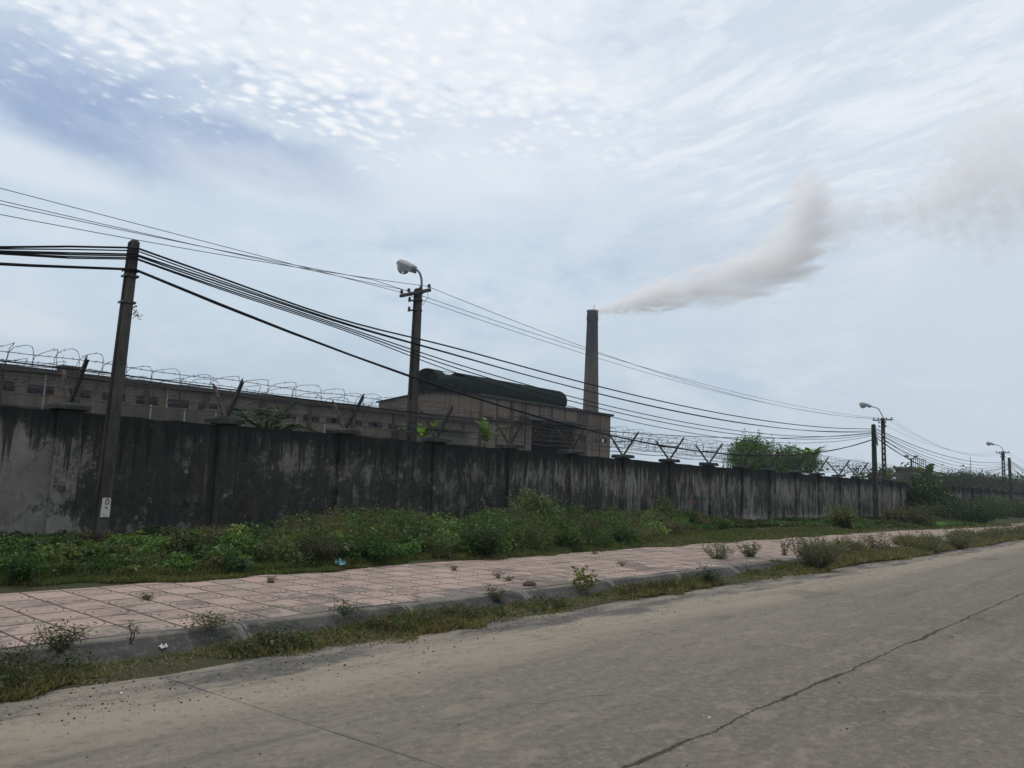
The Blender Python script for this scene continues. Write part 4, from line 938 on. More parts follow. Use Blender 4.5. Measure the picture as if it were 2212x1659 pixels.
# ------------------------------------------------------------------ plants
def mat_leaf(name, trans=.35, rough=.55, spec=.3):
    mt, k = material(name); c = k.attr('tint'); p = k.geo()
    f = k.noise(p, 7., 3., .6); c = k.mix(k.step(f, .35, .7), c, k.mix(1., c, (.62, .66, .5, 1), 'MULTIPLY'))
    d = k.new('ShaderNodeBsdfPrincipled'); k.put(d.inputs['Base Color'], c); d.inputs['Roughness'].default_value = rough; d.inputs['Specular IOR Level'].default_value = spec
    t = k.new('ShaderNodeBsdfTranslucent'); k.put(t.inputs[0], k.mix(1., c, (1.35, 1.45, .75, 1), 'MULTIPLY'))
    m_ = k.new('ShaderNodeMixShader'); m_.inputs[0].default_value = trans; k.l.new(d.outputs[0], m_.inputs[1]); k.l.new(t.outputs[0], m_.inputs[2])
    o = k.new('ShaderNodeOutputMaterial'); k.l.new(m_.outputs[0], o.inputs[0]); return mt
M_LEAF = mat_leaf('leaf'); M_GRASS = mat_leaf('grass_blade', .3); M_BAN = mat_leaf('banana_leaf', .42, .45, .3)
M_STEM = simple('plant_stem', (.085, .075, .040), (.05, .045, .03), 10., .9)
M_BARK = simple('bark', (.065, .055, .042), (.11, .095, .075), 6., .95, .5)

def herb_field(pos, hgt, rad, base, leaves, lsize, narrow=.5, var=.28, skew=.62, upright=.35):
    """leaf blades of many small plants: (quads, tints)"""
    Q, T = [], []
    n = len(pos); cnt = np.maximum(6, (leaves*np.ones(n))).astype(int); idx = np.repeat(np.arange(n), cnt); N = len(idx)
    h, r = hgt[idx], rad[idx]
    t = RNG.random(N)**skew                                    # more leaves towards the top
    prof = np.sqrt(np.clip(1-(np.abs(t-.50)/.62)**2.2, .05, 1))
    ang = RNG.random(N)*2*math.pi; rr = np.sqrt(RNG.random(N))*.95+.08
    # stems bunch the leaves in tufts
    tuft = RNG.integers(0, 7, N); ph = (idx*2.399+tuft*.9)
    ang = ph+RNG.normal(size=N)*.38; 
    P = pos[idx].copy(); P[:, 0] += np.cos(ang)*rr*r*prof; P[:, 1] += np.sin(ang)*rr*r*prof
    hv = .78+.22*np.sin(ph*3.1); P[:, 2] += t*h*hv
    D = np.stack([np.cos(ang), np.sin(ang), upright+RNG.normal(size=N)*.55], 1)+RNG.normal(size=(N, 3))*.55
    L = lsize*np.exp(RNG.normal(size=N)*.28); q = leaf_quads(P, D, L, L*narrow)
    pt = tints(n, (1, 1, 1), .22, .12)[idx]; T = np.asarray(base)[idx] if np.ndim(base) == 2 else np.broadcast_to(np.asarray(base, float), (N, 3))
    T = T*pt*np.exp(RNG.normal(size=(N, 1))*var)
    return q, np.clip(T, .003, .6)
def stems(pos, hgt, rad, k_=3, w=.008):
    n = len(pos); idx = np.repeat(np.arange(n), k_); N = len(idx)
    D = np.stack([RNG.normal(size=N)*.35*rad[idx]/.3, RNG.normal(size=N)*.35*rad[idx]/.3, np.ones(N)], 1)
    return blade_quads(pos[idx].astype(float), D, hgt[idx]*RNG.uniform(.7, 1.1, N), np.full(N, w))

# ---- weeds between pavement and wall
sil = [(0, 1166), (100, 1160), (200, 1158), (300, 1162), (400, 1152), (500, 1142), (600, 1136), (650, 1118), (700, 1106), (780, 1102), (850, 1098), (900, 1106), (1000, 1106), (1060, 1098), (1145, 1092),
       (1240, 1098), (1300, 1106), (1400, 1104), (1500, 1097), (1560, 1108), (1600, 1120), (1650, 1130), (1700, 1130), (1790, 1124), (1850, 1122), (1900, 1120), (1955, 1120)]
sp_ = [at(x, y, 13.2) for x, y in sil]; SX = np.array([p[0] for p in sp_]); SZ = np.array([p[2] for p in sp_])
front = [(0, 1262), (100, 1258), (250, 1255), (400, 1250), (470, 1246), (600, 1235), (760, 1225), (860, 1216), (900, 1212), (1000, 1209), (1100, 1205), (1200, 1196), (1382, 1181), (1450, 1168), (1520, 1160), (1600, 1152), (1700, 1148), (1850, 1146), (2000, 1143), (2070, 1140), (2200, 1134)]
fp_ = [onz(x, y, .16) for x, y in front]; FX = np.array([p[0] for p in fp_]); FY = np.array([p[1] for p in fp_])
vz = np.vectorize(verge_z)
def weeds(name, n, xr, seed, kinds, far=False):
    global RNG
    RNG = np.random.default_rng(seed)
    u = RNG.random(n); x = xr[0]*(xr[1]/xr[0])**u if xr[0] > 0 else xr[0]+u*(xr[1]-xr[0])
    yf = np.interp(x, FX, FY); v = RNG.random(n); y = yf+.12+(14.25-yf)*v
    ztop = np.interp(x*13.2/np.maximum(y, 1), SX, SZ)           # outline as seen over the verge
    g = vz(x, y); f = np.clip((y-yf)/1.3, 0, 1)
    h = np.clip((ztop-g)*(.42+.58*f)*np.where(y > 13.6, .82, 1.), .16, 1.25)
    big = np.sin(x*1.3+y*.9)*.5+np.sin(x*.47-y*1.7+2.)*.5
    h *= np.clip(.95+.20*big+RNG.normal(size=n)*.13, .5, 1.3)
    return x, y, g, h, big
n = 3900
x, y, g, h, big = weeds('weeds', n, (1.6, 56.), 21, None)
NCL = 520; cx_ = 1.5*(58/1.5)**RNG.random(NCL); cy_ = RNG.uniform(10.4, 14.3, NCL)      # patches of one species
dd = (x[:, None]-cx_)**2/(1+x[:, None]/12)+(y[:, None]-cy_)**2; ci = dd.argmin(1); dmin = np.sqrt(dd.min(1))
ch_ = RNG.uniform(.60, 1.16, NCL); ck_ = RNG.choice(4, NCL, p=[.50, .22, .20, .08]); ct_ = np.exp(RNG.normal(size=NCL)*.30)
kind = np.where(RNG.random(n) < .85, ck_[ci], RNG.integers(0, 4, n))
h = h*ch_[ci]*np.clip(1.10-.42*dmin, .5, 1.1)*np.where(kind == 3, 1.18, 1.)
base = np.array([(.072, .138, .036), (.094, .118, .042), (.140, .122, .070), (.118, .150, .050)])[kind]*ct_[ci][:, None]
rad = np.clip(h*.42, .14, .42)*RNG.uniform(.8, 1.2, n)
near = x < 20
pos = np.stack([x, y, g], 1)
Q, T = [], []
for msk, lv, ls in ((near, 190, .056), (~near, 110, .085)):
    for kd in (0, 1, 2, 3):
        mm = msk & (kind == kd)
        a, b = herb_field(pos[mm], h[mm], rad[mm]*(1, 1, .9, .8)[kd], base[mm], int(lv*(1, 1, .9, .5)[kd]), ls*(.95, .85, .7, 1.25)[kd], (.55, .42, .35, .40)[kd], .30, .60, (.3, .5, .7, .25)[kd]); Q.append(a); T.append(b)
sq = stems(pos[near], h[near], rad[near], 4); Q.append(sq); T.append(tints(len(sq), (.075, .068, .038), .3))
mt_ = (RNG.random(n) < .10) & (y > 11.2); st = stems(pos[mt_], h[mt_]*1.5, rad[mt_]*.6, 1, .012); Q.append(st); T.append(tints(len(st), (.10, .095, .045), .3))
base_ = st[:, 0]; tipv = st[:, 2]; ii = np.repeat(np.arange(len(st)), 16); u = RNG.uniform(.35, 1., len(ii))[:, None]; P = base_[ii]*(1-u)+tipv[ii]*u
Q.append(leaf_quads(P, RNG.normal(size=(len(ii), 3))*[1, 1, .35]+[0, 0, .25], RNG.uniform(.05, .10, len(ii)), RNG.uniform(.014, .03, len(ii)))); T.append(tints(len(ii), (.085, .125, .040), .3))
# dry seed heads and thin stalks standing above the leaves
mm = (RNG.random(n) < .42) & (kind == 2); sp2 = pos[mm].copy(); sp2[:, 2] += h[mm]*.5
sq = stems(sp2, h[mm]*.72, rad[mm], 3, .007); Q.append(sq); T.append(tints(len(sq), (.13, .105, .062), .25))
tip = sq[:, 2:].mean(1); ii = np.repeat(np.arange(len(tip)), 7); P = tip[ii]+RNG.normal(size=(len(ii), 3))*.022
Q.append(leaf_quads(P, RNG.normal(size=(len(ii), 3)), np.full(len(ii), .022), np.full(len(ii), .012))); T.append(tints(len(ii), (.20, .165, .11), .3))
tag(quads('weeds', np.concatenate(Q), M_LEAF, np.concatenate(T)), 'tangle of green and dry weeds filling the strip between pavement and wall', 'weeds', kind='stuff')
# ---- short grass in front of the weeds and along the gutter
def grass(name, x, y, z, hh, base, label, w=.011, lean=.55):
    n = len(x); P = np.stack([x, y, z], 1); D = np.stack([RNG.normal(size=n)*lean, RNG.normal(size=n)*lean, np.ones(n)], 1)
    L = hh*np.exp(RNG.normal(size=n)*.3); q = blade_quads(P, D, L, w*(1+x/14.))
    return tag(quads(name, q, M_GRASS, np.clip(base*tints(n, (1, 1, 1), .30, .14), .004, .6)), label, 'grass', kind='stuff')
RNG = np.random.default_rng(5)
n = 190000; x = 1.6*(60/1.6)**RNG.random(n); x[:45000] = RNG.uniform(16, 34, 45000); x[45000:95000] = RNG.uniform(1.6, 8.5, 50000); yf = np.interp(x, FX, FY)
edge_n = .16*np.sin(x*3.1)+.10*np.sin(x*7.7+1)+.10*np.sin(x*1.3)
wd_ = np.interp(x, [2, 6, 8.5, 9.5, 13, 17, 19, 22, 30, 60], [1.15, .85, .5, .25, .15, .2, .9, 1.1, .8, .6])
y0_ = np.where((x > 15.5) & (x < 36), 10.95+.15*np.sin(x*1.9), yf-.42*np.minimum(wd_, .8)+edge_n*.5); y = y0_+RNG.random(n)*np.maximum(wd_+.35, np.where((x > 15.5) & (x < 36), 1.9, 0))
mixc = RNG.random(n)[:, None]; patch = (np.sin(x*2.3+y*3)+np.sin(x*.9-y*2.))[:, None]
b = np.where(mixc < .22+.10*patch, np.array([[.24, .185, .085]]), np.array([[.105, .135, .040]]))
grass('verge_grass', x, y, np.maximum(vz(x, y), .155), np.where(y < yf, .065, .115), b, 'low grass fringe along the back edge of the pavement')
n = 150000; x = 1.5*(110/1.5)**RNG.random(n)
ragged = 6.42+.09*np.sin(x*2.1)+.07*np.sin(x*5.3+1)+.05*np.sin(x*11.)+.10*np.sin(x*.7)
dens = np.sin(x*1.15+.6)+.6*np.sin(x*2.9+2)
y = ragged+(7.10+.05*dens-ragged)*RNG.random(n)**1.1; ok = RNG.random(n) < np.clip(np.where(x < 9, .50, .68)+.40*dens-(.25*(y < 6.6)), .07, 1)
x, y = x[ok], y[ok]; n = len(x); dens = np.sin(x*1.15+.6)+.6*np.sin(x*2.9+2)
mixc = RNG.random(n)[:, None]; fr = np.clip((7.0-y)/.6, 0, 1)[:, None]
b = np.where(mixc < .22+.30*fr, np.array([[.26, .19, .088]]), np.array([[.120, .130, .046]]))
zz = -.008+.03*np.clip((y-6.4)/.22, 0, 1); farb = np.clip((x-14)/10, 0, 1)
grass('gutter_grass', x, y, zz, np.clip(.050+.05*(y-6.4)+.030*dens, .025, .16)*(1+.5*farb), b, 'yellowing grass and clover growing in the gutter at the foot of the kerb', lean=.75)
n = 90000; x = RNG.uniform(17., 44., n); x[:30000] = 44*(110/44.)**RNG.random(30000); tg = np.sin(x*.9+1)+.7*np.sin(x*2.3); y = 6.42+.1*np.sin(x*.7)+(1.05+.22*tg)*RNG.random(n)
st_ = np.clip((x-16.5)/3.5, .15, 1)
b = np.where(RNG.random(n)[:, None] < .45, np.array([[.24, .185, .09]]), np.array([[.13, .135, .055]]))
grass('tall_grass', x, y, np.where(y > 7.3, .15, .02), st_*np.clip(.12+.05*tg+.10*(y-6.4), .04, .34), b, 'taller dry grass burying the kerb along its farther stretch', lean=.6)
# small leafy weeds among that grass
n = 620; x = 1.6*(70/1.6)**RNG.random(n); y = RNG.uniform(6.6, 7.0, n); keep = np.sin(x*1.15+.6)+.6*np.sin(x*2.9+2)+RNG.normal(size=n)*.5 > .1; x, y = x[keep], y[keep]
pos = np.stack([x, y, np.full(len(x), .015)], 1); h = RNG.uniform(.08, .20, len(x)); 
q, t = herb_field(pos, h, h*.75, np.array([[.052, .075, .028], [.085, .088, .036], [.10, .078, .042]])[RNG.integers(0, 3, len(x))], 60, .036, .5)
tag(quads('gutter_weeds', q, M_LEAF, t), 'small leafy weeds mixed into the gutter grass', 'weeds', kind='stuff')

# ---- individual shrubs and plants
def shrub(name, loc, h, r, base, leaves, ls, label, cat, group=None, narrow=.45, upright=.35, stem_n=9, seed=1, droop=.25, skew=.7, stemcol=(.07, .06, .04), bare=.0, var=.3, spread=.30, lift=1.3):
    global RNG
    RNG = np.random.default_rng(seed); t = thing(name, loc, label, cat, group); loc = np.array(loc, float)
    mb = MB(); tips = []
    for i in range(stem_n):
        a = i*2.399+RNG.normal()*.3; rr = r*math.sqrt((i+.6)/stem_n)*.85; hh = h*(1-.35*(rr/r)**2)*RNG.uniform(.62, 1.06)
        pts = [loc+np.array([math.cos(a)*rr*u**lift+RNG.normal()*.012, math.sin(a)*rr*u**lift+RNG.normal()*.012, hh*u]) for u in np.linspace(0, 1, 6)]
        mb.tube([tuple(p) for p in pts], list(np.linspace(.007, .0025, 6)*max(.8, h)), 5); tips.append(np.array(pts))
    mb.build('stem', M_STEM, t)
    P = []; D = []
    per = leaves//stem_n
    for pts in tips:
        u = (bare+(1-bare)*RNG.random(per)**skew)*4.999; i = u.astype(int); f = (u-i)[:, None]; c = pts[i]*(1-f)+pts[np.minimum(i+1, 5)]*f
        d = RNG.normal(size=(per, 3)); d[:, 2] = d[:, 2]*.5+upright; d = unit(d)
        rad = (RNG.random(per)**.6)[:, None]*r*spread; P.append(c+d*rad); D.append(d)
    P = np.concatenate(P); D = np.concatenate(D); n = len(P); L = ls*np.exp(RNG.normal(size=n)*.25)
    q = leaf_quads(P, D, L, L*narrow, droop); bs = np.asarray(base, float)
    if bs.ndim == 2: bs = bs[RNG.integers(0, len(bs), n)]
    quads('foliage', q, M_LEAF, np.clip(bs*tints(n, (1, 1, 1), var, .14), .004, .6), t)
    return t
def g_at(x, y, z=.2): return onz(x, y, z)
def on_verge(x, y, Y): p = at(x, y, Y); return (p[0], Y, verge_z(p[0], Y))
YG = (.115, .155, .038); GR = (.050, .115, .026); DK = (.032, .070, .022); OL = (.078, .076, .038); DRY = (.125, .098, .062); GY = (.075, .080, .055)
shrub('broadleaf_shrub', on_verge(1148, 1110, 13.0), 1.12, .72, [YG, YG, GR, (.15, .17, .055)], 2600, .115, 'tall yellow-green broad-leaved shrub with drooping leaves standing against the wall', 'shrub', narrow=.36, droop=.5, seed=3, stem_n=14, skew=.55)
shrub('sapling', on_verge(1438, 1100, 13.3), 1.32, .42, [YG, (.10, .14, .05)], 260, .12, 'spindly sapling with sparse pale leaves beside the red bloom', 'sapling', narrow=.4, stem_n=5, seed=4, bare=.35)
shrub('yellow_green_shrub', on_verge(1822, 1135, 12.2), .98, .85, [YG, (.12, .13, .045), (.17, .16, .05)], 1600, .12, 'rounded yellow-green shrub at the pavement edge near the right-hand cable pole', 'shrub', seed=5, stem_n=14)
shrub('dark_bush', on_verge(1048, 1190, 11.0), .72, .48, [DK, DK, OL, (.035, .07, .022)], 3200, .045, 'dark bushy weed bulging over the back edge of the pavement', 'bush', seed=6, stem_n=16, skew=.75)
shrub('grey_brown_bush', on_verge(692, 1222, 11.2), .48, .36, [OL, DRY, GY], 2600, .03, 'dome-shaped grey-brown bush by the cyan bag', 'bush', seed=7, stem_n=16, narrow=.35)
shrub('mounded_herb', on_verge(812, 1218, 11.15), .36, .44, [(.040, .105, .028), GR], 2600, .042, 'bright green low mound of leaves right of the cyan bag', 'bush', seed=8, stem_n=14)
shrub('leafy_clump', on_verge(508, 1246, 11.0), .24, .28, [(.045, .095, .036), (.035, .08, .03)], 1500, .042, 'small crisp green clump on the grass fringe left of the grey-brown bush', 'clump', seed=9, stem_n=10)
shrub('leafy_clump', on_verge(45, 1245, 11.3), .42, .34, [GR, (.05, .11, .03)], 1900, .042, 'round green clump at the far left of the grass fringe', 'clump', seed=10, stem_n=12)
shrub('brown_bush', on_verge(1215, 1130, 12.2), .62, .26, [(.13, .072, .035), DRY, OL], 900, .04, 'rust-brown withered bush right of the broad-leaved shrub', 'bush', seed=12, stem_n=12)
shrub('pale_weed', on_verge(1320, 1105, 13.3), .78, .26, [YG, (.11, .15, .06)], 200, .10, 'thin light-leaved weed against the wall between the broad-leaved shrub and the sapling', 'weed', seed=13, stem_n=5, bare=.4)
fw_ = shrub('flowering_weed', on_verge(1497, 1110, 13.2), .85, .30, [GR, DK], 700, .06, 'weed carrying a single red bloom in front of the wall', 'weed', seed=14, stem_n=7)
p = at(1497, 1088, 13.0); mb = MB()
for i in range(9):
    a = i*.7; d = Vector((math.cos(a), math.sin(a)*.7, .5+.25*math.sin(i*2.))).normalized(); s_ = d.cross(Vector((0, 0, 1))).normalized()*.035; b0 = Vector(p); mb.quad(b0, b0+d*.06+s_, b0+d*.11, b0+d*.06-s_)
mb.build('bloom', simple('red_petals', (.45, .03, .045), (.33, .025, .035), 20., .6), fw_)
# weeds along the kerb
def kerbside(x, y, z=.03): p = onz(x, y, z); return (p[0], p[1], z)
shrub('yellow_leaf_plant', kerbside(1262, 1283), .42, .24, [(.20, .20, .045), (.15, .17, .04)], 130, .085, 'young plant with yellow-green leaves rooted against the kerb', 'plant', seed=20, stem_n=4, bare=.3, narrow=.42)
shrub('dark_kerb_weed', kerbside(1526, 1262), .34, .22, [DK, (.04, .055, .03)], 260, .05, 'dark-leaved weed in front of the kerb near the end of its clean stretch', 'weed', seed=21, stem_n=6)
G3 = 'scrubby bushes on the kerb edge'
for i, (x, y, h, r, lab) in enumerate([(1552, 1212, .42, .50, 'wiry grey-green bush on the pavement, leftmost of the kerb-edge scrub'), (1620, 1208, .40, .38, 'compact wiry bush on the pavement just right of the leftmost one'),
        (1694, 1204, .42, .16, 'slim upright weed on the pavement left of the widest kerb-edge bush'), (1765, 1222, .72, .80, 'widest and densest bush of the kerb-edge scrub'), (1838, 1196, .5, .5, 'sparse bush tucked against the right side of the widest kerb-edge bush'), (1893, 1190, .62, .55, 'open dry-topped bush on the pavement edge beyond the widest one'),
        (2012, 1188, .66, .9, 'pale straggly bush on the far kerb edge'), (2072, 1180, .72, .8, 'grey tuft on the kerb edge past the pale straggly bush'), (2140, 1166, .7, 1.0, 'low dull bush far down the kerb'), (2195, 1158, .9, .9, 'farthest kerb-edge bush at the picture border')]):
    p = onz(x, y, .1); p[2] = .12 if p[1] > 7.4 else .03
    shrub('kerb_bush', p, h, r, [(.13, .135, .085), (.13, .125, .065), (.10, .125, .06), (.18, .16, .11)], int((1100, 1000, 260, 4200, 700, 1200, 900, 1500, 1100, 1100)[i]), .046*(1+i*.07), lab, 'bush', G3, seed=30+i, narrow=.34, upright=.75, stem_n=(26, 22, 6, 46, 20, 26, 24, 30, 24, 24)[i], var=.40, bare=.02, spread=.14, skew=.95, lift=.55)
# tufts sprouting at the kerb and from pavement joints
G4 = 'dry tufts in the pavement joints'
for i, (x, y, lab) in enumerate([(980, 1232, 'brown tuft in a joint near the middle of the pavement back edge'), (1075, 1248, 'flat dried tuft in a pavement joint left of the dung lump'), (1100, 1254, 'reddish dried tuft nearest the dung lump'), (585, 1258, 'dead brown tuft on the pavement below the grey-brown bush'), (1285, 1196, 'tiny dry tuft far along the pavement'), (1345, 1222, 'dry tuft near the kerb beyond the yellow-leaved plant'), (318, 1296, 'dark scrap of weed in the pavement joint near the left')]):
    p = onz(x, y, .155); shrub('dry_tuft', p, .07+.02*(i % 2), .11+.03*(i % 3), [(.10, .058, .035), (.13, .085, .05), OL], 130, .035, lab, 'tuft', G4, seed=50+i, stem_n=5, narrow=.3, upright=.2)
for i, (x, y, h, r, lab, bs) in enumerate([(128, 1412, .22, .26, 'ferny weed growing up over the left end of the kerb', [(.052, .078, .03), OL]), (20, 1450, .14, .40, 'low dark weed at the bottom left foot of the kerb', [(.045, .06, .03), OL]), (283, 1392, .26, .09, 'bare reddish stalk weed standing before the pavement tiles', [(.10, .06, .045)]), (455, 1357, .07, .40, 'grass tuft spilling over the kerb top near the left', [(.065, .085, .03)]),
        (575, 1400, .16, .10, 'dark dead stalk in the gutter grass', [(.045, .036, .028), OL]), (1070, 1306, .26, .22, 'feathery weed with thin seed stalks at the kerb middle', [(.055, .075, .032), OL]), (893, 1322, .26, .10, 'small red-leaved stalk in front of the kerb', [(.12, .05, .036)]), (745, 1328, .10, .25, 'clover tuft on the kerb top', [(.05, .085, .028)])]):
    p = onz(x, y, .03); p = onz(x, y, .15) if p[1] > 7.6 else p
    shrub('kerb_weed', p, h, r, bs, (900, 900, 60, 700, 160, 700, 40, 400)[i], .03, lab, 'weed', 'weeds along the near kerb', seed=70+i, stem_n=(9, 9, 4, 8, 3, 8, 2, 6)[i], narrow=.35, upright=.5)
# bushes at the far end and the creeper over the wall corner
def leafy_mass(name, boxes, base, n, ls, label, cat, group=None, seed=1, trunk=None, part='foliage'):
    """a crown or creeper: leaf clumps spread through the volume of several uneven lobes"""
    global RNG
    RNG = np.random.default_rng(seed); c0 = boxes[0]; t = thing(name, (c0[0], c0[1], .2), label, cat, group)
    B = np.array(boxes, float); vol = B[:, 3]*B[:, 4]*B[:, 5]; pick = RNG.choice(len(B), n//14, p=vol/vol.sum())
    u = unit(RNG.normal(size=(len(pick), 3)))*(RNG.random((len(pick), 1))**.36)
    C = B[pick, :3]+u*B[pick, 3:6]; ii = np.repeat(np.arange(len(C)), 14)
    s_ = ls*1.9; P = C[ii]+RNG.normal(size=(len(ii), 3))*s_*np.array([1, 1, .7]); N = len(P)
    D = RNG.normal(size=(N, 3))+u[ii]*.8; L = ls*np.exp(RNG.normal(size=N)*.3)
    bs = np.asarray(base, float); bs = bs[RNG.integers(0, len(bs), len(C))][ii]
    ct = np.exp(RNG.normal(size=(len(C), 1))*.25)[ii]
    quads(part, leaf_quads(P, D, L, L*.5, .35), M_LEAF, np.clip(bs*ct*tints(N, (1, 1, 1), .25, .12), .004, .6), t)
    if trunk:
        mb = MB()
        for tp in trunk: mb.tube(tp[0], list(np.linspace(tp[1], tp[1]*.35, len(tp[0]))), 7)
        mb.build('trunk', M_BARK, t)
    return t
leafy_mass('creeper', [(57.5, 14.1, 1.3, 4.2, 1.1, 1.3), (55.2, 14.2, 1.5, 2., .9, 1.2), (60.5, 13.9, .9, 3., 1.2, 1.0), (57, 14.3, 2.5, 3.6, .7, .45)], [DK, (.034, .064, .026), (.028, .05, .022)], 14000, .17, 'dark creeper smothering the wall beyond the pale end pier', 'creeper', seed=90)
for i, (x, y, Y, h, r, bs, lab) in enumerate([(2010, 1120, 13., 1.0, 1.7, [OL, DK], 'dull low bush at the foot of the creeper'), (2060, 1118, 13., 1.2, 2., [GR, OL], 'mixed bush right of the creeper foot'), (2105, 1126, 11.6, 1.15, 1.7, [DK, (.03, .055, .025)], 'dark rounded bush by the pavement at the far right'), (2150, 1100, 13.2, 1.9, 2.6, [GR, (.06, .10, .035)], 'tall green bush before the distant dark wall'), (2200, 1105, 12.8, 1.7, 2.6, [(.06, .095, .035), OL], 'farthest verge bush at the right border'), (1960, 1128, 12.2, .75, 1.5, [OL, (.10, .095, .045)], 'tawny grass clump near the end pier'), (2085, 1100, 13.8, 1.5, 1.6, [DRY, OL], 'dry brownish thicket against the distant wall')]):
    p = at(x, y, Y); z0 = .3; X = p[0]
    leafy_mass('far_bush', [(X, Y, z0+h*.5, r, .8*r if r < 1.5 else 1.1, h*.5), (X-r*.5, Y, z0+h*.36, r*.6, .8, h*.38), (X+r*.55, Y+.1, z0+h*.4, r*.6, .8, h*.4)], bs, 5000, .12, lab, 'bush', 'bushes at the far end of the verge', seed=100+i)
# tree behind the wall
p = at(1640, 985, 18.); TX_ = p[0]
bx = []
RNG = np.random.default_rng(61)
for x, y, rx, rz in ((1605, 990, .95, .65), (1582, 998, .6, .5), (1640, 982, 1.2, .7), (1688, 990, 1.1, .62), (1722, 1003, .75, .5), (1620, 968, .7, .36), (1662, 970, .7, .34), (1613, 958, .22, .50), (1655, 1010, 1.6, .5), (1740, 1015, .45, .36)):
    q = at(x, y, 18.); bx.append((q[0], 18+RNG.normal()*.35, q[2], rx, .62, rz))
bz = .25; ctr = (TX_, 18., bz)
tr = [([(TX_, 18, bz), (TX_+.05, 18, 1.4), (TX_-.1, 18, 2.4)], .13)]+[([(TX_-.02, 18, 1.3+.1*i), ((TX_+b_[0])/2, (18+b_[1])/2, 2.1), (b_[0], b_[1], b_[2]+.1)], .07) for i, b_ in enumerate(bx[:8])]
leafy_mass('yard_tree', bx, [(.065, .155, .026), (.052, .125, .022), (.12, .21, .042), (.07, .15, .03)], 17000, .115, 'spreading bright green tree with ragged top rising over the wall', 'tree', seed=62, trunk=tr, part='crown')
for i, (x, y, Y, r, h, bs, lab) in enumerate([(2045, 1046, 22, 3.4, 2.6, [DK], 'first dark tree past the small flat-roofed block'), (2085, 1042, 26, 2.3, 3.6, [DK, (.03, .05, .03)], 'dark round-headed tree in the far treeline'), (2122, 1044, 26, 2.8, 3.2, [DK], 'dark tree in the far treeline just left of the last lamp post'), (2160, 1048, 24, 3.4, 2.8, [(.05, .085, .035), GR], 'lighter green tree behind the last lamp post'), (2200, 1044, 22, 4.2, 3.0, [GR, (.06, .10, .04)], 'green tree at the far right border'), (2018, 1050, 24, 2.4, 2.2, [DK, GR], 'small tree against the flat-roofed block')]):
    p = at(x, y, Y); X = p[0]; zc_ = p[2]
    leafy_mass('far_tree', [(X, Y, zc_, r, r, h*.4), (X-r*.5, Y, zc_-.4, r*.6, r*.6, h*.34), (X+r*.5, Y+.5, zc_-.3, r*.6, r*.6, h*.36), (X+r*.1, Y, zc_+h*.22, r*.4, r*.4, h*.3), (X, Y, zc_-1.2, r*.9, r*.8, h*.4)], bs, 6000, .24, lab, 'tree', 'far treeline', seed=120+i, trunk=[([(X, Y, .2), (X+.1, Y, zc_-.3), (X, Y, zc_+.4)], .22)], part='crown')
tl = []
for i in range(70):
    X = 95+i*4.2+RNG.normal()*2; tl.append((X, 34+RNG.normal()*5, 2.2+RNG.normal()*.5, 4.2, 3.5, 2.4+RNG.random()*.8))
o = leafy_mass('distant_woodland', tl, [DK, (.034, .058, .03)], 26000, .55, 'far-off belt of dark woodland closing the view', 'woodland', seed=140); o['kind'] = 'stuff'

# banana plants and a palm inside the yard
def banana(loc, h, nl, L, label, seed, base=((.10, .17, .035), (.06, .12, .03)), tilt=.5):
    global RNG
    RNG = np.random.default_rng(seed); t = thing('banana_plant', loc, label, 'banana plant', 'banana plants behind the wall'); loc = np.array(loc, float)
    mb = MB(); mb.tube([tuple(loc), tuple(loc+[.03, 0, h*.5]), tuple(loc+[0, 0, h])], [.10, .085, .05], 8); mb.build('stem', simple('banana_stem_%d' % seed, (.10, .11, .045), (.07, .06, .035), 4., .8), t)
    for i in range(nl):
        a = i*2.399+RNG.normal()*.4; el = tilt+RNG.random()*.75; ln = L*RNG.uniform(.7, 1.1); hd = np.array([math.cos(a), math.sin(a), 0]); sd = np.array([-math.sin(a), math.cos(a), 0])
        pts = []; p = loc+[0, 0, h*.97]; e = el; m_ = 14
        for j in range(m_+1):
            pts.append(p.copy()); p = p+(hd*math.cos(e)+np.array([0, 0, math.sin(e)]))*ln/m_; e -= (.035+.10*(j/m_))*RNG.uniform(.9, 1.5)
        V, T = [], []
        bc = np.array(base[i % len(base)])*np.exp(RNG.normal()*.2)
        for j in range(2, m_):
            def w_(u): return .23*ln/1.5*max(.04, math.sin(math.pi*min(1, .10+.9*u)**.8))
            u0_, u1_ = (j-2)/(m_-2), (j-1)/(m_-2); tear = RNG.random() < .35
            for s_ in (-1, 1):
                up = .28; w0, w1 = w_(u0_), w_(u1_)*(.8 if tear else 1)
                V.append([pts[j], pts[j+1], pts[j+1]+sd*s_*w1+[0, 0, up*w1-(.05 if tear else 0)], pts[j]+sd*s_*w0+[0, 0, up*w0]]); T.append(bc*np.exp(RNG.normal()*.08))
        lf = quads('leaf', np.array(V), M_BAN, np.array(T), t)
    return t
def yard(x, y, Y): p = at(x, y, Y); return p
YGB = ((.125, .175, .030), (.07, .125, .026), (.10, .155, .032))
p = yard(1046, 960, 16.2); banana((p[0], 16.2, .25), 2.62, 8, 1.05, 'bright banana plant poking over the wall in front of the tall hall', 201, YGB, .95)
p = yard(908, 950, 17.9); banana((p[0]+.1, 17.9, .25), 2.75, 7, 1.1, 'banana plant peeping out behind the nearest lamp post', 202, YGB, .55)
p = yard(1752, 1015, 17.5); banana((p[0], 17.5, .25), 3.25, 9, 1.9, 'large banana plant right of the spreading tree', 203, YGB, .75)
p = yard(1728, 1015, 17.2); banana((p[0], 17.2, .25), 3.0, 8, 1.5, 'second banana plant crowding the spreading tree', 204, YGB, .7)
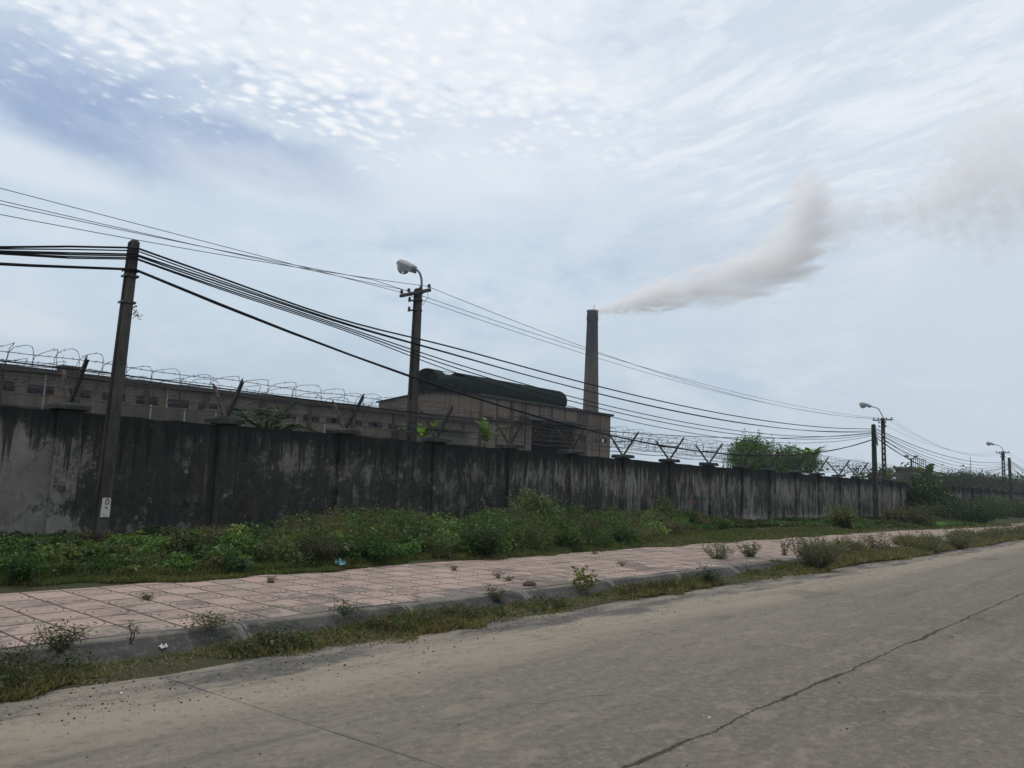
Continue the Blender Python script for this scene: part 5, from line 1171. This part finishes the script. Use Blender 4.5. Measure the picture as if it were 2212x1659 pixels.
p = yard(1918, 1030, 17.3); banana((p[0], 17.3, .25), 2.7, 6, 1.4, 'slender banana plant beside the ladder-like lamp post', 205, YGB, .8)
p = yard(2003, 1030, 17.5); banana((p[0], 17.5, .25), 3.0, 9, 2.2, 'banana plant in front of the flat-roofed block', 206, YGB, .6)
p = yard(2028, 1036, 17.); banana((p[0], 17., .25), 2.7, 7, 2.2, 'broad banana plant above the creeper', 207, ((.06, .10, .035), (.09, .14, .04)), .2)
def palm(loc, L, nf, label, seed):
    global RNG
    RNG = np.random.default_rng(seed); t = thing('feather_palm', loc, label, 'palm'); loc = np.array(loc, float)
    top = np.array([loc[0], loc[1], 2.55]); mb = MB(); mb.tube([tuple(loc), tuple(top)], [.16, .12], 8); mb.build('trunk', M_BARK, t)
    for i in range(nf):
        a = i*2.399; el = .35+.95*((i*.618) % 1); hd = np.array([math.cos(a), math.sin(a), 0]); p = top.copy(); e = el; m_ = 16; pts = []
        for j in range(m_+1): pts.append(p.copy()); p = p+(hd*math.cos(e)+np.array([0, 0, math.sin(e)]))*L/m_; e -= .05+.03*j/m_
        pts = np.array(pts); P, D, LL = [], [], []
        sd = np.array([-math.sin(a), math.cos(a), 0])
        for j in np.arange(2, m_, .33):
            q = pts[int(j)]+(pts[int(j)+1]-pts[int(j)])*(j-int(j)); l_ = .22*L*math.sin(math.pi*(.12+.85*j/m_))
            for s_ in (-1, 1): P.append(q); D.append(sd*s_+hd*.7+np.array([0, 0, .18])); LL.append(l_)
        lv = leaf_quads(np.array(P), np.array(D), np.array(LL), np.full(len(P), .05), .15)
        f = quads('frond', np.concatenate([lv, blade_quads(pts[:1], (pts[-1]-pts[0])[None], np.array([L*.9]), np.array([.03]))]), M_LEAF, tints(len(lv)+1, (.028, .052, .026), .2), t)
p = yard(583, 925, 16.); palm((p[0], 16., .25), 1.25, 12, 'dark spiky palm showing over the blackened wall left of the lamp post', 210)
# ---- litter
def crumple(name, loc, s, mat, label, cat, seed, flat=.6):
    r = np.random.default_rng(seed); mb = MB(); n = 7
    vs = [(loc[0]+s*(i/(n-1)-.5)*1.3+r.normal()*s*.10, loc[1]+s*(j/(n-1)-.5)+r.normal()*s*.10, loc[2]+.01+abs(r.normal())*s*flat*.5) for i in range(n) for j in range(n)]
    fs = [(i*n+j, (i+1)*n+j, (i+1)*n+j+1, i*n+j+1) for i in range(n-1) for j in range(n-1)]; mb.add(vs, fs)
    o = tag(mb.build(name, mat), label, cat); md = o.modifiers.new('thick', 'SOLIDIFY'); md.thickness = .004; return o
p = onz(352, 1398, .06); crumple('crumpled_paper', (p[0], p[1], .045), .05, simple('white_paper', (.72, .72, .70), (.6, .6, .58), 20., .8), 'crumpled scrap of white paper caught on the grass at the kerb foot', 'litter', 4, .6)
p = onz(741, 1218, .25); crumple('plastic_bag', (p[0], p[1]+.05, .21), .13, simple('cyan_plastic', (.12, .30, .31), (.08, .21, .23), 12., .4, spec=.5), 'cyan plastic bag lying in the weeds at the pavement back edge', 'litter', 6, .8)
p = onz(1144, 1264, .16); mb = MB()
r = np.random.default_rng(3); vs = []
for i in range(6):
    a = math.pi/2*i/5
    for j in range(12): b_ = 2*math.pi*j/12; q = .095*(1+r.normal()*.10); vs.append((p[0]+q*1.25*math.cos(a)*math.cos(b_), p[1]+q*math.cos(a)*math.sin(b_), .155+q*.65*math.sin(a)))
mb.add(vs, [(i*12+j, i*12+(j+1) % 12, i*12+12+(j+1) % 12, i*12+12+j) for i in range(5) for j in range(12)]); tag(mb.build('dung_lump', simple('dry_dung', (.085, .055, .04), (.05, .036, .03), 15., .95, .8)), 'dark brown lump lying on the tiles near the kerb', 'lump')
# loose grit on the gutter strip
RNG = np.random.default_rng(44); n = 1500; x = 1.6*(40/1.6)**RNG.random(n); y = 5.5+1.0*RNG.random(n)**.7+.15*np.sin(x*1.3); s_ = .0035*np.exp(RNG.normal(size=n)*.55)*(1+x/40); s_ = np.minimum(s_, .0075)
far_ = RNG.random(n) < .12; y = np.where(far_, RNG.uniform(1.5, 5.6, n), y)
c8 = np.array([(-1, -1, 0), (1, -1, 0), (1, 1, 0), (-1, 1, 0), (-.6, -.6, 1), (.6, -.6, 1), (.6, .6, 1), (-.6, .6, 1)], float); fcs = [(4, 5, 6, 7), (0, 1, 5, 4), (1, 2, 6, 5), (2, 3, 7, 6), (3, 0, 4, 7)]
V = c8[None]*s_[:, None, None]*(1+RNG.normal(size=(n, 8, 1))*.25); an = RNG.random(n)*6.28; ca, sa = np.cos(an)[:, None], np.sin(an)[:, None]
V = np.stack([V[:, :, 0]*ca-V[:, :, 1]*sa+x[:, None], V[:, :, 0]*sa+V[:, :, 1]*ca+y[:, None], V[:, :, 2]+.001], 2)
q = V[:, np.array(fcs)].reshape(-1, 4, 3); mtg, k = material('grit_stone'); finish(k, k.attr('tint'), .9, spec=.15)
tag(quads('grit', q, mtg, np.repeat(tints(n, (.10, .098, .092), .7, .1), 5, 0)), 'loose grit scattered along the gutter edge of the road', 'grit', kind='stuff')

# ------------------------------------------------------------------ smoke from the chimney
ZT = 32.9; DCH = float((np.array([cx, cy, ZT])-CP).dot(fw)); O_ = np.array([cx, cy, ZT])
path = [(1283, 671, 9, 8), (1312, 668, 11, 9), (1345, 660, 17, 12), (1400, 644, 27, 20), (1460, 628, 32, 24), (1520, 612, 36, 28), (1580, 596, 42, 34), (1640, 577, 50, 40), (1690, 548, 60, 46), (1725, 508, 72, 48), (1752, 468, 84, 48), (1775, 442, 84, 46), (1795, 450, 62, 40), (1820, 474, 46, 34), (1860, 466, 38, 30), (1910, 456, 36, 30), (1960, 452, 36, 34), (2010, 436, 52, 44), (2060, 400, 90, 64), (2110, 362, 120, 84), (2170, 350, 140, 100), (2240, 340, 150, 110), (2340, 330, 160, 120)]
dens = [1., 1., 1., .95, .85, .80, .76, .74, .78, .90, .98, .86, .66, .46, .40, .40, .38, .34, .30, .28, .24, .18, .0]
R0 = np.array([r0[0], r0[1], 0.]); FWD = np.array([math.cos(HDG), math.sin(HDG), 0.])
ps = []
for (x, y, rv_, rw_), d_ in zip(path, dens):
    q = atD(x, y, DCH)-O_; mpp = DCH/F; ps.append((q.dot(R0), q[2], rv_*mpp*(1.22+.0009*max(0, min(420, x-1330))), rw_*mpp*1.4, d_))
S0, S1 = ps[0][0], ps[-1][0]; VM = max(p_[1] for p_ in ps)+2; RM = max(p_[2] for p_ in ps); RWM = max(p_[3] for p_ in ps)
mt, k = material('smoke'); p = k.geo(); rel = k.vmath('SUBTRACT', p, tuple(O_))
dotv = lambda a: k.vmath('DOT_PRODUCT', rel, tuple(a), out=1)
s_ = dotv(R0); v_ = k.xyz(rel)[2]; w_ = dotv(FWD)
size = k.step(s_, 0., 45., .16, 1.5, 'LINEAR')
wn = k.noise(k.vmath('DIVIDE', rel, k.vec(size, size, size)), .42, 4., .6, col=True); wn = k.vmath('SUBTRACT', wn, (.5, .5, .5))
wn3 = k.vmath('SUBTRACT', k.noise(k.vmath('DIVIDE', rel, k.vec(size, size, size)), 1.15, 3., .6, col=True), (.5, .5, .5))
wn2 = k.vmath('SUBTRACT', k.noise(rel, .13, 2., .5, col=True), (.5, .5, .5))
off = k.xyz(k.vmath('ADD', k.vmath('ADD', k.scalev(wn, k.mul(size, 3.8)), k.scalev(wn3, k.mul(size, 2.2))), k.scalev(wn2, k.step(s_, 4, 50, 0., 5.))))
s2, v2, w2 = k.add(s_, off[0]), k.add(v_, off[1]), k.add(w_, off[2])
def cv(i, m): return k.mul(k.curve(s2, [(p_[0], p_[i]/m) for p_ in ps], S0, S1), m)
cvn, rvn, rwn, dn = cv(1, VM), cv(2, RM), cv(3, RWM), cv(4, 1.)
a_ = k.math('DIVIDE', k.sub(v2, cvn), k.math('MAXIMUM', rvn, .1)); b_ = k.math('DIVIDE', w2, k.math('MAXIMUM', rwn, .1))
rr = k.math('SQRT', k.add(k.mul(a_, a_), k.mul(b_, b_)))
qv = k.vmath('DIVIDE', rel, k.vec(size, size, size)); nb_ = k.noise(qv, .62, 5., .62); cb_ = k.voro(k.vmath('ADD', qv, k.scalev(wn, 1.6)), .55, 'SMOOTH_F1', smooth=.35)
tt = k.add(k.sub(1.0, rr), k.add(k.mul(k.sub(nb_, .5), 1.7), k.mul(k.sub(.45, cb_), 1.0)))
fall = k.step(tt, .02, k.step(s_, 8, 60, .34, .85)); lump = k.step(nb_, .32, .60, .40, 1.35)
rho = k.mul(k.mul(k.mul(dn, k.step(s_, 0., 24., 1.1, .50, 'LINEAR')), fall), lump)
rho = k.mul(rho, k.step(k.math('MINIMUM', k.sub(s_, S0), k.sub(S1, s_)), 0., .4))
pv = k.new('ShaderNodeVolumePrincipled'); pv.inputs['Color'].default_value = (1., .985, .982, 1); k.put(pv.inputs['Density'], rho); pv.inputs['Anisotropy'].default_value = .45
ou = k.new('ShaderNodeOutputMaterial'); k.l.new(pv.outputs[0], ou.inputs['Volume'])
try: mt.cycles.volume_step_rate = .16
except Exception: pass
try: mt.volume_intersection_method = 'FAST'
except Exception: pass
mb = MB(); NS = 22
vs = []
for i, (ss, vv, rv_, rw_, d_) in enumerate(ps):
    g = 1.35; j_ = 1+.06*math.sin(i*2.3)
    for j in range(NS):
        a = 2*math.pi*j/NS; vs.append(O_+R0*ss+np.array([0, 0, vv+rv_*g*j_*math.sin(a)+.3*math.sin(a)])+FWD*(rw_*g*j_*math.cos(a)+.3*math.cos(a)))
mb.add(vs, [(i*NS+j, i*NS+(j+1) % NS, i*NS+NS+(j+1) % NS, i*NS+NS+j) for i in range(len(ps)-1) for j in range(NS)]+[tuple(range(NS-1, -1, -1)), tuple((len(ps)-1)*NS+j for j in range(NS))])
tag(mb.build('smoke_plume', mt), 'pale grey-brown smoke plume drifting right from the chimney top and thinning out', 'smoke')

# ------------------------------------------------------------------ thin summer haze
mt, k = material('haze_air'); pv = k.new('ShaderNodeVolumePrincipled'); pv.inputs['Color'].default_value = (.80, .88, .97, 1); pv.inputs['Density'].default_value = .0004; pv.inputs['Anisotropy'].default_value = .3
ou = k.new('ShaderNodeOutputMaterial'); k.l.new(pv.outputs[0], ou.inputs['Volume'])
mb = MB(); mb.box((-310, -210, -1.1), (810, 710, 90.)); tag(mb.build('haze', mt), kind='stuff')
